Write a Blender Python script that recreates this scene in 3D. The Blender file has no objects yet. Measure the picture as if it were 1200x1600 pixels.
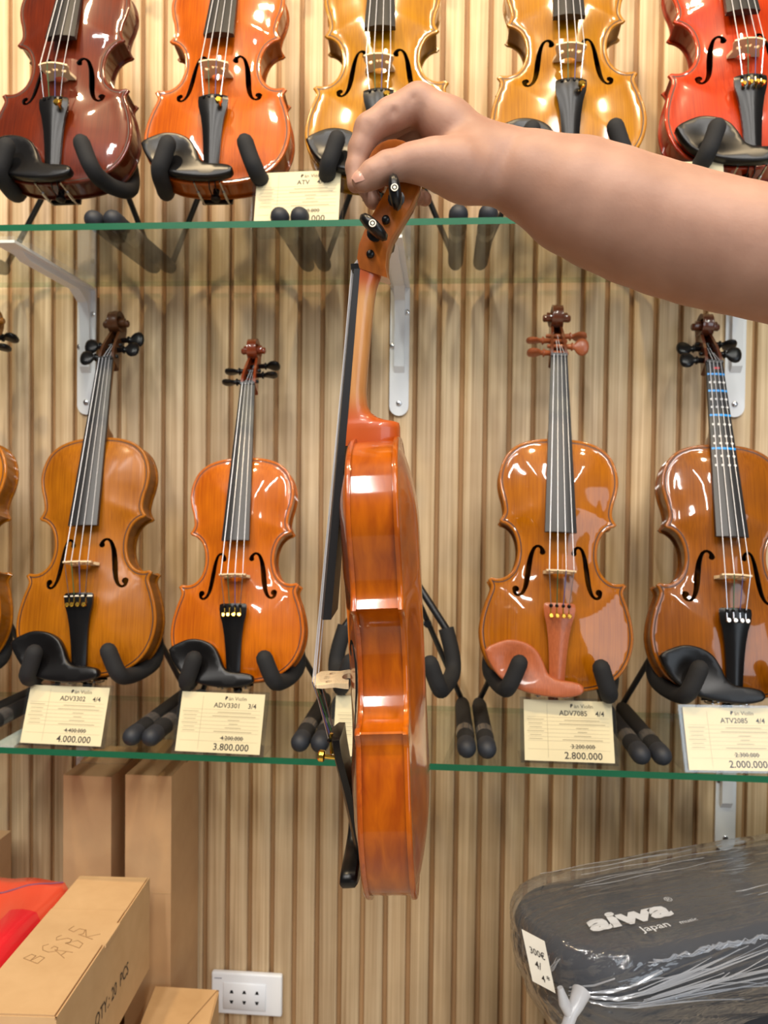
import bpy, bmesh, math, random
import numpy as np
from mathutils import Vector, Matrix
from mathutils.geometry import delaunay_2d_cdt

random.seed(7)
rng = np.random.default_rng(7)
scene = bpy.context.scene
COL = scene.collection
RAD = math.radians

# ------------------------------------------------------------------ camera
# wall face is the plane y = 0, the viewer stands 1.285 m in front of it, eyes 1.35 m above the floor
CAM = np.array([0.0, -1.285, 1.35])
YAW, PITCH, ROLL, FPX = RAD(4.3), RAD(1.29), RAD(0.67), 1200.0
_F0 = np.array([-math.sin(YAW), math.cos(YAW), 0.0]); _R0 = np.array([math.cos(YAW), math.sin(YAW), 0.0]); _U0 = np.array([0, 0, 1.0])
FW = _F0 * math.cos(PITCH) - _U0 * math.sin(PITCH)
_U1 = _U0 * math.cos(PITCH) + _F0 * math.sin(PITCH)
RT = _R0 * math.cos(ROLL) + _U1 * math.sin(ROLL)
UP = _U1 * math.cos(ROLL) - _R0 * math.sin(ROLL)
cam = bpy.data.cameras.new('camera')
cam_o = bpy.data.objects.new('camera', cam); COL.objects.link(cam_o)
cam_o.matrix_world = Matrix(((RT[0], UP[0], -FW[0], CAM[0]), (RT[1], UP[1], -FW[1], CAM[1]), (RT[2], UP[2], -FW[2], CAM[2]), (0, 0, 0, 1)))
cam.sensor_fit = 'VERTICAL'; cam.sensor_height = 34.6667; cam.lens = 26.0
cam.clip_start = 0.02
cam.dof.use_dof = True; cam.dof.focus_distance = 0.60; cam.dof.aperture_fstop = 26.0 / 2.4
scene.camera = cam_o

def ray(x, y):
    return FW + (x - 600) / FPX * RT + (800 - y) / FPX * UP
def onY(x, y, Y):
    d = ray(x, y); return CAM + d * (Y - CAM[1]) / d[1]
def onZ(x, y, Z):
    d = ray(x, y); return CAM + d * (Z - CAM[2]) / d[2]
def atD(x, y, depth):
    return CAM + ray(x, y) * depth

# ------------------------------------------------------------------ light
w = bpy.data.worlds.new('world'); scene.world = w; w.use_nodes = True
bg = w.node_tree.nodes['Background']; bg.inputs[0].default_value = (0.95, 0.93, 0.92, 1); bg.inputs[1].default_value = 0.11
scene.view_settings.view_transform = 'Standard'; scene.view_settings.look = 'None'
scene.view_settings.gamma = 1.0; scene.view_settings.use_curve_mapping = False
scene.view_settings.exposure = 0.06

def area(name, loc, target, size, energy, color, shape='DISK', size_y=None):
    l = bpy.data.lights.new(name, 'AREA'); l.shape = shape; l.size = size
    if size_y: l.size_y = size_y
    l.energy = energy; l.color = color
    o = bpy.data.objects.new(name, l); COL.objects.link(o); o.location = loc
    o.rotation_euler = (Vector(target) - Vector(loc)).to_track_quat('-Z', 'Y').to_euler()
    return o
WARM = (1.0, 0.76, 0.46)
for i, (lx, en) in enumerate(((-0.80, 21), (0.05, 20), (0.95, 11))):
    area('ceiling_downlight', (lx, -1.15, 3.35), (lx * 0.8, -0.05, 1.35), 0.10, en, WARM)
for tx in (-1.35, -0.45, 0.45, 1.35):
    o = area('ceiling_tube', (tx, -2.9, 3.40), (tx, -2.9, 1.0), 0.06, 37, (1.0, 0.96, 0.91), 'RECTANGLE', 1.5)
    o.rotation_euler = (RAD(22), 0, 0)
area('shopfront_daylight', (1.95, -2.9, 1.55), (0.2, 0, 1.2), 1.5, 24, (0.80, 0.90, 1.0), 'RECTANGLE', 1.7)

# ------------------------------------------------------------------ materials
def srgb(r, g, b):
    f = lambda c: (c / 255 / 12.92) if c / 255 <= 0.04045 else ((c / 255 + 0.055) / 1.055) ** 2.4
    return (f(r), f(g), f(b), 1)
def new_mat(name):
    m = bpy.data.materials.new(name); m.use_nodes = True
    nt = m.node_tree; b = nt.nodes['Principled BSDF']
    return m, nt, b
def plain(name, col, rough=0.5, metal=0.0, coat=0.0, spec=0.5, var=0.06, scale=60):
    m, nt, b = new_mat(name)
    tc = nt.nodes.new('ShaderNodeTexCoord'); no = nt.nodes.new('ShaderNodeTexNoise'); no.inputs['Scale'].default_value = scale
    no.inputs['Detail'].default_value = 3
    nt.links.new(tc.outputs['Object'], no.inputs['Vector'])
    mx = nt.nodes.new('ShaderNodeMix'); mx.data_type = 'RGBA'
    mx.inputs[6].default_value = tuple(c * (1 - var) for c in col[:3]) + (1,)
    mx.inputs[7].default_value = tuple(min(1, c * (1 + var)) for c in col[:3]) + (1,)
    nt.links.new(no.outputs['Fac'], mx.inputs[0]); nt.links.new(mx.outputs[2], b.inputs['Base Color'])
    b.inputs['Roughness'].default_value = rough; b.inputs['Metallic'].default_value = metal
    b.inputs['Coat Weight'].default_value = coat; b.inputs['Coat Roughness'].default_value = 0.06
    b.inputs['Specular IOR Level'].default_value = spec
    return m
def wood(name, c1, c2, scale=(900, 14, 900), rough=0.38, coat=0.0, coat_rough=0.06, blotch=0.25, bump=0.0, fine=0.5, coords='Object', rand=0.0, spec=0.5):
    """streaky wood: grain runs along the y of the mapping"""
    m, nt, b = new_mat(name); N = nt.nodes; L = nt.links
    tc = N.new('ShaderNodeTexCoord'); mp = N.new('ShaderNodeMapping'); mp.inputs['Scale'].default_value = scale
    L.new(tc.outputs[coords], mp.inputs['Vector'])
    if rand:
        oi = N.new('ShaderNodeObjectInfo'); cm = N.new('ShaderNodeCombineXYZ')
        mu = N.new('ShaderNodeMath'); mu.operation = 'MULTIPLY'; mu.inputs[1].default_value = 97.0
        L.new(oi.outputs['Random'], mu.inputs[0]); L.new(mu.outputs[0], cm.inputs[0]); L.new(mu.outputs[0], cm.inputs[1])
        L.new(cm.outputs[0], mp.inputs['Location'])
    n1 = N.new('ShaderNodeTexNoise'); n1.inputs['Scale'].default_value = 1.0; n1.inputs['Detail'].default_value = 4; n1.inputs['Distortion'].default_value = 0.4
    L.new(mp.outputs[0], n1.inputs['Vector'])
    n2 = N.new('ShaderNodeTexNoise'); n2.inputs['Scale'].default_value = 14.0; n2.inputs['Detail'].default_value = 2
    L.new(tc.outputs['Object'], n2.inputs['Vector'])
    ad = N.new('ShaderNodeMix'); ad.data_type = 'FLOAT'; ad.inputs[0].default_value = blotch
    L.new(n1.outputs['Fac'], ad.inputs[2]); L.new(n2.outputs['Fac'], ad.inputs[3])
    cr = N.new('ShaderNodeValToRGB'); e = cr.color_ramp.elements
    e[0].position = 0.5 - fine * 0.4; e[0].color = c1; e[1].position = 0.5 + fine * 0.4; e[1].color = c2
    L.new(ad.outputs[0], cr.inputs[0])
    out = cr.outputs[0]
    if rand:
        hs = N.new('ShaderNodeHueSaturation'); mr = N.new('ShaderNodeMapRange')
        mr.inputs['To Min'].default_value = 1 - rand; mr.inputs['To Max'].default_value = 1 + rand
        L.new(oi.outputs['Random'], mr.inputs[0]); L.new(mr.outputs[0], hs.inputs['Value']); L.new(out, hs.inputs['Color']); out = hs.outputs[0]
    L.new(out, b.inputs['Base Color'])
    b.inputs['Roughness'].default_value = rough; b.inputs['Specular IOR Level'].default_value = spec
    b.inputs['Coat Weight'].default_value = coat; b.inputs['Coat Roughness'].default_value = coat_rough
    if bump:
        bp = N.new('ShaderNodeBump'); bp.inputs['Strength'].default_value = bump; bp.inputs['Distance'].default_value = 0.0006
        L.new(n1.outputs['Fac'], bp.inputs['Height']); L.new(bp.outputs[0], b.inputs['Normal'])
    return m
def clear(name, tint, rough=0.03, ior=1.45, boost=1.0, haze=0.0, hazecol=(0.9, 0.9, 0.92, 1), creases=None):
    """thin clear sheet: straight-through light plus a Fresnel mirror part"""
    m = bpy.data.materials.new(name); m.use_nodes = True; nt = m.node_tree; N = nt.nodes; L = nt.links
    N.remove(N['Principled BSDF']); out = N['Material Output']
    tr = N.new('ShaderNodeBsdfTransparent'); tr.inputs[0].default_value = tint
    gl = N.new('ShaderNodeBsdfGlossy'); gl.inputs['Roughness'].default_value = rough
    # Schlick: the same from both sides of the sheet
    lw = N.new('ShaderNodeLayerWeight'); lw.inputs[0].default_value = 0.5
    pw = N.new('ShaderNodeMath'); pw.operation = 'POWER'; pw.inputs[1].default_value = 5.0; L.new(lw.outputs['Facing'], pw.inputs[0])
    f0 = ((ior - 1) / (ior + 1)) ** 2
    mu = N.new('ShaderNodeMath'); mu.operation = 'MULTIPLY_ADD'; mu.inputs[1].default_value = (1 - f0) * boost; mu.inputs[2].default_value = f0 * boost; mu.use_clamp = True
    L.new(pw.outputs[0], mu.inputs[0])
    if creases:
        tc = N.new('ShaderNodeTexCoord'); mp = N.new('ShaderNodeMapping'); mp.inputs['Scale'].default_value = creases; mp.inputs['Rotation'].default_value = (0, 0, RAD(14))
        n1 = N.new('ShaderNodeTexNoise'); n1.inputs['Scale'].default_value = 1.0; n1.inputs['Detail'].default_value = 3; n1.inputs['Distortion'].default_value = 0.7
        bp = N.new('ShaderNodeBump'); bp.inputs['Strength'].default_value = 0.9; bp.inputs['Distance'].default_value = 0.004
        L.new(tc.outputs['Object'], mp.inputs[0]); L.new(mp.outputs[0], n1.inputs['Vector']); L.new(n1.outputs['Fac'], bp.inputs['Height'])
        L.new(bp.outputs[0], gl.inputs['Normal']); L.new(bp.outputs[0], lw.inputs['Normal'])
    mx = N.new('ShaderNodeMixShader'); L.new(mu.outputs[0], mx.inputs[0]); L.new(tr.outputs[0], mx.inputs[1]); L.new(gl.outputs[0], mx.inputs[2])
    last = mx
    if haze:
        df = N.new('ShaderNodeBsdfDiffuse'); df.inputs[0].default_value = hazecol
        m2 = N.new('ShaderNodeMixShader'); m2.inputs[0].default_value = haze
        L.new(mx.outputs[0], m2.inputs[1]); L.new(df.outputs[0], m2.inputs[2]); last = m2
    L.new(last.outputs[0], out.inputs[0])
    return m

M = {}
M['slat'] = wood('slat_wood', srgb(178, 144, 104), srgb(234, 208, 168), scale=(190, 190, 2.6), rough=0.5, blotch=0.22, fine=0.60, rand=0.08, bump=0.12)
M['groove'] = wood('groove_wood', srgb(150, 112, 72), srgb(178, 140, 98), scale=(60, 60, 2), rough=0.7)
M['floor'] = plain('floor_tile', srgb(178, 168, 152), 0.35)
M['glass'] = clear('shelf_glass', (0.93, 0.965, 0.94, 1), 0.02, 1.5)
M['glass_edge'] = plain('shelf_glass_edge', srgb(24, 92, 64), 0.30, spec=0.3)
M['glass_back'] = clear('shelf_glass_back', (0.66, 0.80, 0.72, 1), 0.05, 1.5)
M['acrylic'] = clear('acrylic', (0.97, 0.98, 0.98, 1), 0.03, 1.49, 1.3)
M['acrylic_edge'] = plain('acrylic_edge', srgb(210, 220, 225), 0.2)
M['paper'] = plain('card_paper', srgb(230, 216, 178), 0.7, var=0.02)
M['ink'] = plain('print_ink', srgb(60, 52, 46), 0.7)
M['ink_faint'] = plain('faint_ink', srgb(186, 172, 140), 0.7)
M['black'] = plain('ebony', srgb(15, 14, 15), 0.30, spec=0.35)
M['board'] = plain('fingerboard_ebony', srgb(28, 28, 31), 0.40)
M['brownfit'] = wood('rosewood_fittings', srgb(150, 76, 40), srgb(182, 100, 58), rough=0.4, coat=0.2)
M['foam'] = plain('black_foam', srgb(24, 25, 28), 0.82, var=0.12, scale=300)
M['tube'] = plain('black_steel', srgb(20, 21, 24), 0.35)
M['cap'] = plain('rubber_cap', srgb(36, 40, 48), 0.6)
M['gold'] = plain('gold_metal', srgb(235, 190, 80), 0.18, metal=1.0)
M['steel'] = plain('steel', srgb(215, 215, 218), 0.25, metal=1.0)
M['string'] = plain('string_steel', srgb(225, 225, 230), 0.35, metal=0.35)
M['wind_green'] = plain('green_winding', srgb(50, 96, 60), 0.5)
M['wind_blue'] = plain('blue_winding', srgb(74, 76, 130), 0.5)
M['bridge'] = wood('bridge_maple', srgb(216, 188, 146), srgb(238, 218, 182), rough=0.5)
M['white'] = plain('white_paint', srgb(232, 234, 238), 0.35, var=0.02)
M['plastic'] = plain('white_plastic', srgb(236, 238, 242), 0.3, var=0.01)
M['hole'] = plain('dark_hole', srgb(14, 13, 13), 0.8)
M['purfling'] = plain('purfling', srgb(40, 18, 6), 0.5)
M['ivory'] = plain('ivory_inlay', srgb(232, 226, 210), 0.4)
M['sticker_blue'] = plain('blue_tape', srgb(20, 140, 215), 0.4)
M['sticker_white'] = plain('white_dots', srgb(240, 240, 240), 0.5)
M['sticker_red'] = plain('red_mark', srgb(190, 40, 50), 0.5)
M['kraft'] = wood('kraft_card', srgb(190, 152, 106), srgb(212, 176, 130), scale=(40, 40, 40), rough=0.8, blotch=0.5, fine=0.9)
M['kraft_dark'] = wood('brown_card', srgb(192, 150, 106), srgb(210, 170, 124), scale=(30, 30, 30), rough=0.75, blotch=0.5, fine=0.9)
M['pencil'] = plain('pencil', srgb(150, 116, 76), 0.8)
M['red'] = plain('red_film', srgb(222, 36, 48), 0.25, coat=0.7, var=0.25, scale=9)
M['coral'] = plain('coral_film', srgb(226, 84, 58), 0.25, coat=0.7, var=0.15, scale=9)
M['case'] = plain('black_fabric', srgb(40, 42, 49), 0.85, var=0.2, scale=500)
M['silver_print'] = plain('silver_print', srgb(222, 222, 224), 0.4)
M['wrap'] = clear('plastic_wrap', (0.93, 0.96, 1.0, 1), 0.10, 1.5, 2.2, 0.04, creases=(12, 90, 60))
M['wrap_fold_glint'] = clear('film_fold', (0.75, 0.78, 0.82, 1), 0.12, 1.5, 3.0, 0.22)  # white haze in the colour stands in for glints along the film's folds
M['wrap_dense'] = clear('bunched_wrap', (0.8, 0.8, 0.8, 1), 0.2, 1.5, 2.0, 0.45)
M['tapeband'] = clear('clear_tape', (0.8, 0.8, 0.8, 1), 0.2, 1.5, 1.2, 0.06)
M['nail'] = plain('nail', srgb(196, 148, 130), 0.3, coat=0.3, var=0.02)

def skin_mat():
    m, nt, b = new_mat('skin'); N = nt.nodes; L = nt.links
    tc = N.new('ShaderNodeTexCoord'); n1 = N.new('ShaderNodeTexNoise'); n1.inputs['Scale'].default_value = 22; n1.inputs['Detail'].default_value = 5
    L.new(tc.outputs['Object'], n1.inputs['Vector'])
    cr = N.new('ShaderNodeValToRGB'); e = cr.color_ramp.elements
    e[0].position = 0.3; e[0].color = srgb(150, 112, 94); e[1].position = 0.72; e[1].color = srgb(174, 135, 116)
    L.new(n1.outputs['Fac'], cr.inputs[0]); L.new(cr.outputs[0], b.inputs['Base Color'])
    b.inputs['Roughness'].default_value = 0.5; b.inputs['Specular IOR Level'].default_value = 0.35
    b.inputs['Subsurface Weight'].default_value = 0.12; b.inputs['Subsurface Radius'].default_value = (0.012, 0.005, 0.003); b.inputs['Subsurface Scale'].default_value = 0.6
    n2 = N.new('ShaderNodeTexNoise'); n2.inputs['Scale'].default_value = 420; n2.inputs['Detail'].default_value = 2
    L.new(tc.outputs['Object'], n2.inputs['Vector'])
    bp = N.new('ShaderNodeBump'); bp.inputs['Strength'].default_value = 0.12; bp.inputs['Distance'].default_value = 0.0008
    L.new(n2.outputs['Fac'], bp.inputs['Height']); L.new(bp.outputs[0], b.inputs['Normal'])
    return m
M['skin'] = skin_mat()

# ------------------------------------------------------------------ mesh helpers
class MB:
    def __init__(s): s.v = []; s.f = []; s.mi = []
    def add(s, V, F, mi=0):
        o = len(s.v); s.v += [tuple(map(float, p)) for p in V]; s.f += [tuple(i + o for i in f) for f in F]; s.mi += [mi] * len(F); return s
    def box(s, c, d, mi=0, R=None):
        c = np.array(c, float); d = np.array(d, float) / 2
        P = np.array([(x, y, z) for x in (-1, 1) for y in (-1, 1) for z in (-1, 1)]) * d
        if R is not None: P = P @ np.array(R).T
        return s.add(P + c, [(0, 1, 3, 2), (4, 6, 7, 5), (0, 4, 5, 1), (2, 3, 7, 6), (0, 2, 6, 4), (1, 5, 7, 3)], mi)
    def tube(s, path, r, seg=10, mi=0, caps=True, dome=False):
        V, F = tube(path, r, seg, caps, dome); return s.add(V, F, mi)
    def mesh(s, name, smooth=True, angle=40):
        me = bpy.data.meshes.new(name); me.from_pydata(s.v, [], s.f)
        if any(s.mi): me.polygons.foreach_set('material_index', s.mi)
        bm = bmesh.new(); bm.from_mesh(me); bmesh.ops.recalc_face_normals(bm, faces=bm.faces); bm.to_mesh(me); bm.free()
        if smooth:
            me.polygons.foreach_set('use_smooth', [True] * len(me.polygons)); me.set_sharp_from_angle(angle=RAD(angle))
        return me
    def build(s, name, mat, parent=None, smooth=True, angle=40):
        return link(name, s.mesh(name, smooth, angle), mat, parent)

def link(name, me, mat, parent=None):
    o = bpy.data.objects.new(name, me); COL.objects.link(o)
    mats = mat if isinstance(mat, (list, tuple)) else [mat]
    if len(me.materials) == 0:
        for m in mats: me.materials.append(m)
    for i, m in enumerate(mats):
        if me.materials[i] is not m:
            o.material_slots[i].link = 'OBJECT'; o.material_slots[i].material = m
    if parent is not None: o.parent = parent
    return o
def tag(o, label, cat, group=None, kind=None):
    o['label'] = label; o['category'] = cat
    if group: o['group'] = group
    if kind: o['kind'] = kind
    return o
def struct(o, label=None, cat=None):
    o['kind'] = 'structure'
    if label: o['label'] = label
    if cat: o['category'] = cat
    return o
def empty(name, loc=(0, 0, 0), label=None, cat=None, group=None):
    o = bpy.data.objects.new(name, None); COL.objects.link(o); o.location = loc; o.empty_display_size = 0.02
    if label: tag(o, label, cat, group)
    return o

def tube(path, r, seg=10, caps=True, dome=False):
    P = [np.array(p, float) for p in path]; n = len(P)
    r = [r] * n if np.isscalar(r) else list(r)
    if dome:   # round the last end
        d = P[-1] - P[-2]; d = d / np.linalg.norm(d); R = r[-1]; e = P[-1]
        for a in (30, 60, 82): P.append(e + d * R * math.sin(RAD(a))); r.append(R * math.cos(RAD(a)))
        n = len(P)
    T = []
    for i in range(n):
        t = P[min(i + 1, n - 1)] - P[max(i - 1, 0)]; T.append(t / (np.linalg.norm(t) + 1e-12))
    a = np.array([0, 0, 1.0]) if abs(T[0][2]) < 0.9 else np.array([1.0, 0, 0])
    u = np.cross(T[0], a); u /= np.linalg.norm(u)
    V = []; F = []
    for i in range(n):
        u = u - T[i] * (u @ T[i]); u /= np.linalg.norm(u); v = np.cross(T[i], u)
        for k in range(seg):
            an = 2 * math.pi * k / seg; V.append(P[i] + r[i] * (math.cos(an) * u + math.sin(an) * v))
    for i in range(n - 1):
        for k in range(seg):
            k2 = (k + 1) % seg; F.append((i * seg + k, i * seg + k2, (i + 1) * seg + k2, (i + 1) * seg + k))
    if caps: F.append(tuple(range(seg - 1, -1, -1))); F.append(tuple((n - 1) * seg + k for k in range(seg)))
    return V, F
def catmull(pts, step, ghost0=None, ghost1=None):
    P = [np.array(p, float) for p in pts]
    g0 = np.array(ghost0, float) if ghost0 is not None else 2 * P[0] - P[1]
    g1 = np.array(ghost1, float) if ghost1 is not None else 2 * P[-1] - P[-2]
    Q = [g0] + P + [g1]; out = []
    for i in range(1, len(Q) - 2):
        n = max(1, int(round(np.linalg.norm(Q[i + 1] - Q[i]) / step)))
        for k in range(n):
            t = k / n; a, b, c, d = Q[i - 1], Q[i], Q[i + 1], Q[i + 2]
            out.append(0.5 * ((2 * b) + (-a + c) * t + (2 * a - 5 * b + 4 * c - d) * t * t + (-a + 3 * b - 3 * c + d) * t ** 3))
    out.append(P[-1]); return out
def offset_loop(L, d):
    L = np.array(L); n = len(L); out = []
    for i in range(n):
        e1 = L[i] - L[i - 1]; e2 = L[(i + 1) % n] - L[i]
        n1 = np.array([-e1[1], e1[0]]) / (np.linalg.norm(e1) + 1e-9); n2 = np.array([-e2[1], e2[0]]) / (np.linalg.norm(e2) + 1e-9)
        m = n1 + n2; l = np.linalg.norm(m); m = m / (l + 1e-9); c = max(0.6, m @ n1)
        out.append(L[i] + m * d / c)
    return np.array(out)
def in_poly(P, L):
    x, y = P[:, 0], P[:, 1]; ins = np.zeros(len(P), bool); n = len(L); j = n - 1
    for i in range(n):
        xi, yi = L[i]; xj, yj = L[j]
        c = ((yi > y) != (yj > y)) & (x < (xj - xi) * (y - yi) / (yj - yi + 1e-12) + xi); ins ^= c; j = i
    return ins
def dist_loop(P, L):
    A = np.array(L); B = np.roll(A, -1, 0); D = B - A; dd = (D * D).sum(1) + 1e-12
    out = np.full(len(P), 1e9)
    for i in range(len(A)):
        t = np.clip(((P - A[i]) @ D[i]) / dd[i], 0, 1); q = A[i] + t[:, None] * D[i]
        out = np.minimum(out, np.hypot(*(P - q).T))
    return out
def fill(outer, holes, step):
    """triangulate a 2D region with interior grid points -> (verts2d, tris)"""
    outer = np.array(outer); holes = [np.array(h) for h in holes]
    lo, hi = outer.min(0), outer.max(0)
    G = np.array([(x, y) for x in np.arange(lo[0] + step / 2, hi[0], step) for y in np.arange(lo[1] + step / 2, hi[1], step)])
    if len(G):
        k = in_poly(G, outer); G = G[k]
        if len(G): G = G[dist_loop(G, outer) > step * 0.45]
        for h in holes:
            if len(G): G = G[~in_poly(G, h)]
            if len(G): G = G[dist_loop(G, h) > step * 0.35]
    pts = [Vector(p) for p in outer]; faces = [list(range(len(outer)))]; edges = [(i, (i + 1) % len(outer)) for i in range(len(outer))]
    for h in holes:
        o = len(pts); pts += [Vector(p) for p in h]; edges += [(o + i, o + (i + 1) % len(h)) for i in range(len(h))]
    pts += [Vector(p) for p in G]
    v, e, f, *_ = delaunay_2d_cdt(pts, edges, [], 0, 1e-5)
    V = np.array([(p.x, p.y) for p in v]); F = np.array([t for t in f if len(t) == 3])
    c = V[F].mean(1); k = in_poly(c, outer)
    for h in holes: k &= ~in_poly(c, h)
    return V, [tuple(t) for t in F[k]]

_txt = {}
def text_geo(s, size, bold=0.0):
    """flat lettering as (verts, faces), origin at lower left; returns width too"""
    key = (s, bold)
    if key not in _txt:
        c = bpy.data.curves.new('lettering', 'FONT'); c.body = s; c.size = 1.0; c.offset = bold; c.resolution_u = 2
        o = bpy.data.objects.new('lettering', c); me = bpy.data.meshes.new_from_object(o)
        V = np.array([tuple(v.co) for v in me.vertices]); F = [tuple(p.vertices) for p in me.polygons]
        bpy.data.objects.remove(o); bpy.data.curves.remove(c); bpy.data.meshes.remove(me)
        if len(V) == 0: V = np.zeros((0, 3))
        _txt[key] = (V, F)
    V, F = _txt[key]
    return V * size, F, (V[:, 0].max() * size if len(V) else 0)

def round_box_mesh(name, d, bev, seg=2):
    bm = bmesh.new(); bmesh.ops.create_cube(bm, size=1.0)
    for v in bm.verts: v.co = Vector((v.co.x * d[0], v.co.y * d[1], v.co.z * d[2]))
    bmesh.ops.bevel(bm, geom=bm.edges[:], offset=bev, segments=seg, affect='EDGES', profile=0.5)
    me = bpy.data.meshes.new(name); bm.to_mesh(me); bm.free()
    me.polygons.foreach_set('use_smooth', [True] * len(me.polygons)); me.set_sharp_from_angle(angle=RAD(50))
    return me

# ------------------------------------------------------------------ the setting
fl = MB().box((0, -1.6, -0.01), (3.6, 3.4, 0.02)).build('floor', M['floor'], smooth=False); struct(fl)
PITCH_S, SLAT_W = 0.0391, 0.0312
gx = onY(1047.7, 1300, 0)[0]                     # centre of one groove
wall = MB().box((0, 0.0155, 1.36), (3.2, 0.015, 2.72)).build('wall_back', M['groove'], smooth=False); struct(wall)
sl_me = round_box_mesh('slat', (SLAT_W, 0.0095, 2.70), 0.0016, 1)
k0 = int(math.floor((-1.35 - gx) / PITCH_S)); k1 = int(math.ceil((1.15 - gx) / PITCH_S))
for k in range(k0, k1):
    o = link('slat', sl_me, M['slat'], wall); o.location = (gx + (k + 0.5) * PITCH_S, 0.00475, 1.36)

SH_U, SH_L, SH_F, SH_B, GT = 1.706, 1.000, -0.288, -0.012, 0.0085   # shelf tops, front, back, glass thickness
def shelf(z, label):
    e = empty('glass_shelf', (0, (SH_F + SH_B) / 2, z - GT), label, 'shelf', 'glass wall shelves')
    x0, x1 = -1.3, 1.1; yh = (SH_B - SH_F) / 2
    m = MB()
    V = [(x, y, zz) for x in (x0, x1) for y in (-yh, yh) for zz in (0, GT)]
    m.add(V, [(0, 4, 6, 2)], 0); m.add(V, [(1, 3, 7, 5)], 0)
    m.build('pane', M['glass'], e, smooth=False)
    m = MB(); m.add(V, [(0, 1, 5, 4), (0, 2, 3, 1), (4, 5, 7, 6)]); m.add(V, [(2, 6, 7, 3)], 1); m.build('polished_edge', [M['glass_edge'], M['glass_back']], e, smooth=False)
shelf(SH_U, 'upper green-edged glass shelf level with the gripping hand')
shelf(SH_L, 'lower green-edged glass shelf carrying the row of violins and price cards')

def bracket(x, ztop, label):
    e = empty('shelf_bracket', (x, 0, ztop), label, 'bracket', 'white shelf brackets')
    W = 0.032
    # wall plate with rounded foot
    L = [(-W / 2, 0.0), (-W / 2, -0.20)] + [(-W / 2 * math.cos(a), -0.20 - W / 2 * math.sin(a)) for a in np.linspace(0, math.pi, 9)][1:-1] + [(W / 2, -0.20), (W / 2, 0.0)]
    m = MB(); n = len(L)
    V = [(p[0], -0.0015, p[1]) for p in L] + [(p[0], -0.0055, p[1]) for p in L]
    m.add(V, [tuple(range(n)), tuple(range(2 * n - 1, n - 1, -1))] + [(i, (i + 1) % n, n + (i + 1) % n, n + i) for i in range(n)])
    m.build('wall_plate', M['white'], e, angle=30)
    MB().box((0, -0.13, -0.0025), (W, 0.25, 0.004)).build('arm', M['white'], e, smooth=False)
    # pressed rib along the bend
    rib = [(-0.0055, -0.145), (-0.013, -0.135), (-0.013, -0.055), (-0.02, -0.028), (-0.05, -0.013), (-0.20, -0.013), (-0.225, -0.0045), (-0.0055, -0.0045)]
    n = len(rib); m = MB()
    V = [(-0.0085, p[0], p[1]) for p in rib] + [(0.0085, p[0], p[1]) for p in rib]
    m.add(V, [tuple(range(n)), tuple(range(2 * n - 1, n - 1, -1))] + [(i, (i + 1) % n, n + (i + 1) % n, n + i) for i in range(n)])
    m.build('pressed_rib', M['white'], e, angle=25)
    for sx, sz in ((0.0, -0.195), (0.0115, -0.045), (-0.0115, -0.10)):
        MB().tube([(sx, -0.005, sz), (sx, -0.0075, sz), (sx, -0.0085, sz)], [0.0045, 0.0045, 0.003], 10).build('screw', M['steel'], e)
for x, n in ((-0.611, 'at the left edge'), (-0.0735, 'behind the held violin'), (0.468, 'below the forearm')):
    bracket(x, SH_U - GT, 'white steel bracket of the upper shelf, ' + n)
for x, n in ((-0.611, 'half hidden at the left edge'), (-0.0735, 'hidden behind the held violin'), (0.468, 'above the wrapped black case')):
    bracket(x, SH_L - GT, 'white steel bracket of the lower shelf, ' + n)

# ------------------------------------------------------------------ violin geometry (millimetres, x across, y from tail to head, z out of the front)
_S1 = catmull([(0, 0), (30, 1.2), (60, 8), (84, 24), (98, 46), (104, 72), (102.5, 95), (97, 117), (92, 131), (90.5, 139), (95, 147.5)], 3.2, ghost0=(-30, 1.2))
_S2 = catmull([(90.5, 151), (80, 150), (70, 153.5), (61, 163), (56, 177), (54.8, 190), (56.5, 204), (61, 216), (67, 223.5), (74, 228), (78, 229)], 3.0)
_S3 = catmull([(81.5, 232.5), (77, 240), (75.3, 248), (77.5, 262), (81.5, 276), (84, 293), (81.5, 312), (73, 331), (58, 344.5), (38, 352), (18, 354.8), (0, 355)], 3.2, ghost1=(-18, 354.8))
_half = _S1 + _S2 + _S3
OUT = np.array(_half + [np.array((-p[0], p[1])) for p in _half[-2:0:-1]])
_dmY = [0, 72, 120, 150, 190, 230, 260, 293, 355]; _dmV = [50, 84, 76, 60, 52, 56, 64, 70, 44]
def arch(P, H):
    d = dist_loop(P, OUT); dm = np.interp(P[:, 1], _dmY, _dmV)
    t = np.clip((d - 4) / (dm - 4), 0, 1)
    return 3.3 + H * (0.55 * t * t * (3 - 2 * t) + 0.45 * np.sin(t * math.pi / 2) * np.clip(t * 4, 0, 1))
_fc = [(21.5, 188.5), (22.6, 193.5), (27, 197.2), (32.5, 194.5), (36.8, 183), (39.3, 168), (41.2, 153), (43.8, 139.5), (48, 130.5), (53.5, 127.6), (57.8, 130.8), (56.8, 136)]
_fw = [6.4, 4.0, 3.0, 3.8, 5.2, 6.3, 6.3, 5.2, 3.8, 3.0, 4.2, 8.0]
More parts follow.
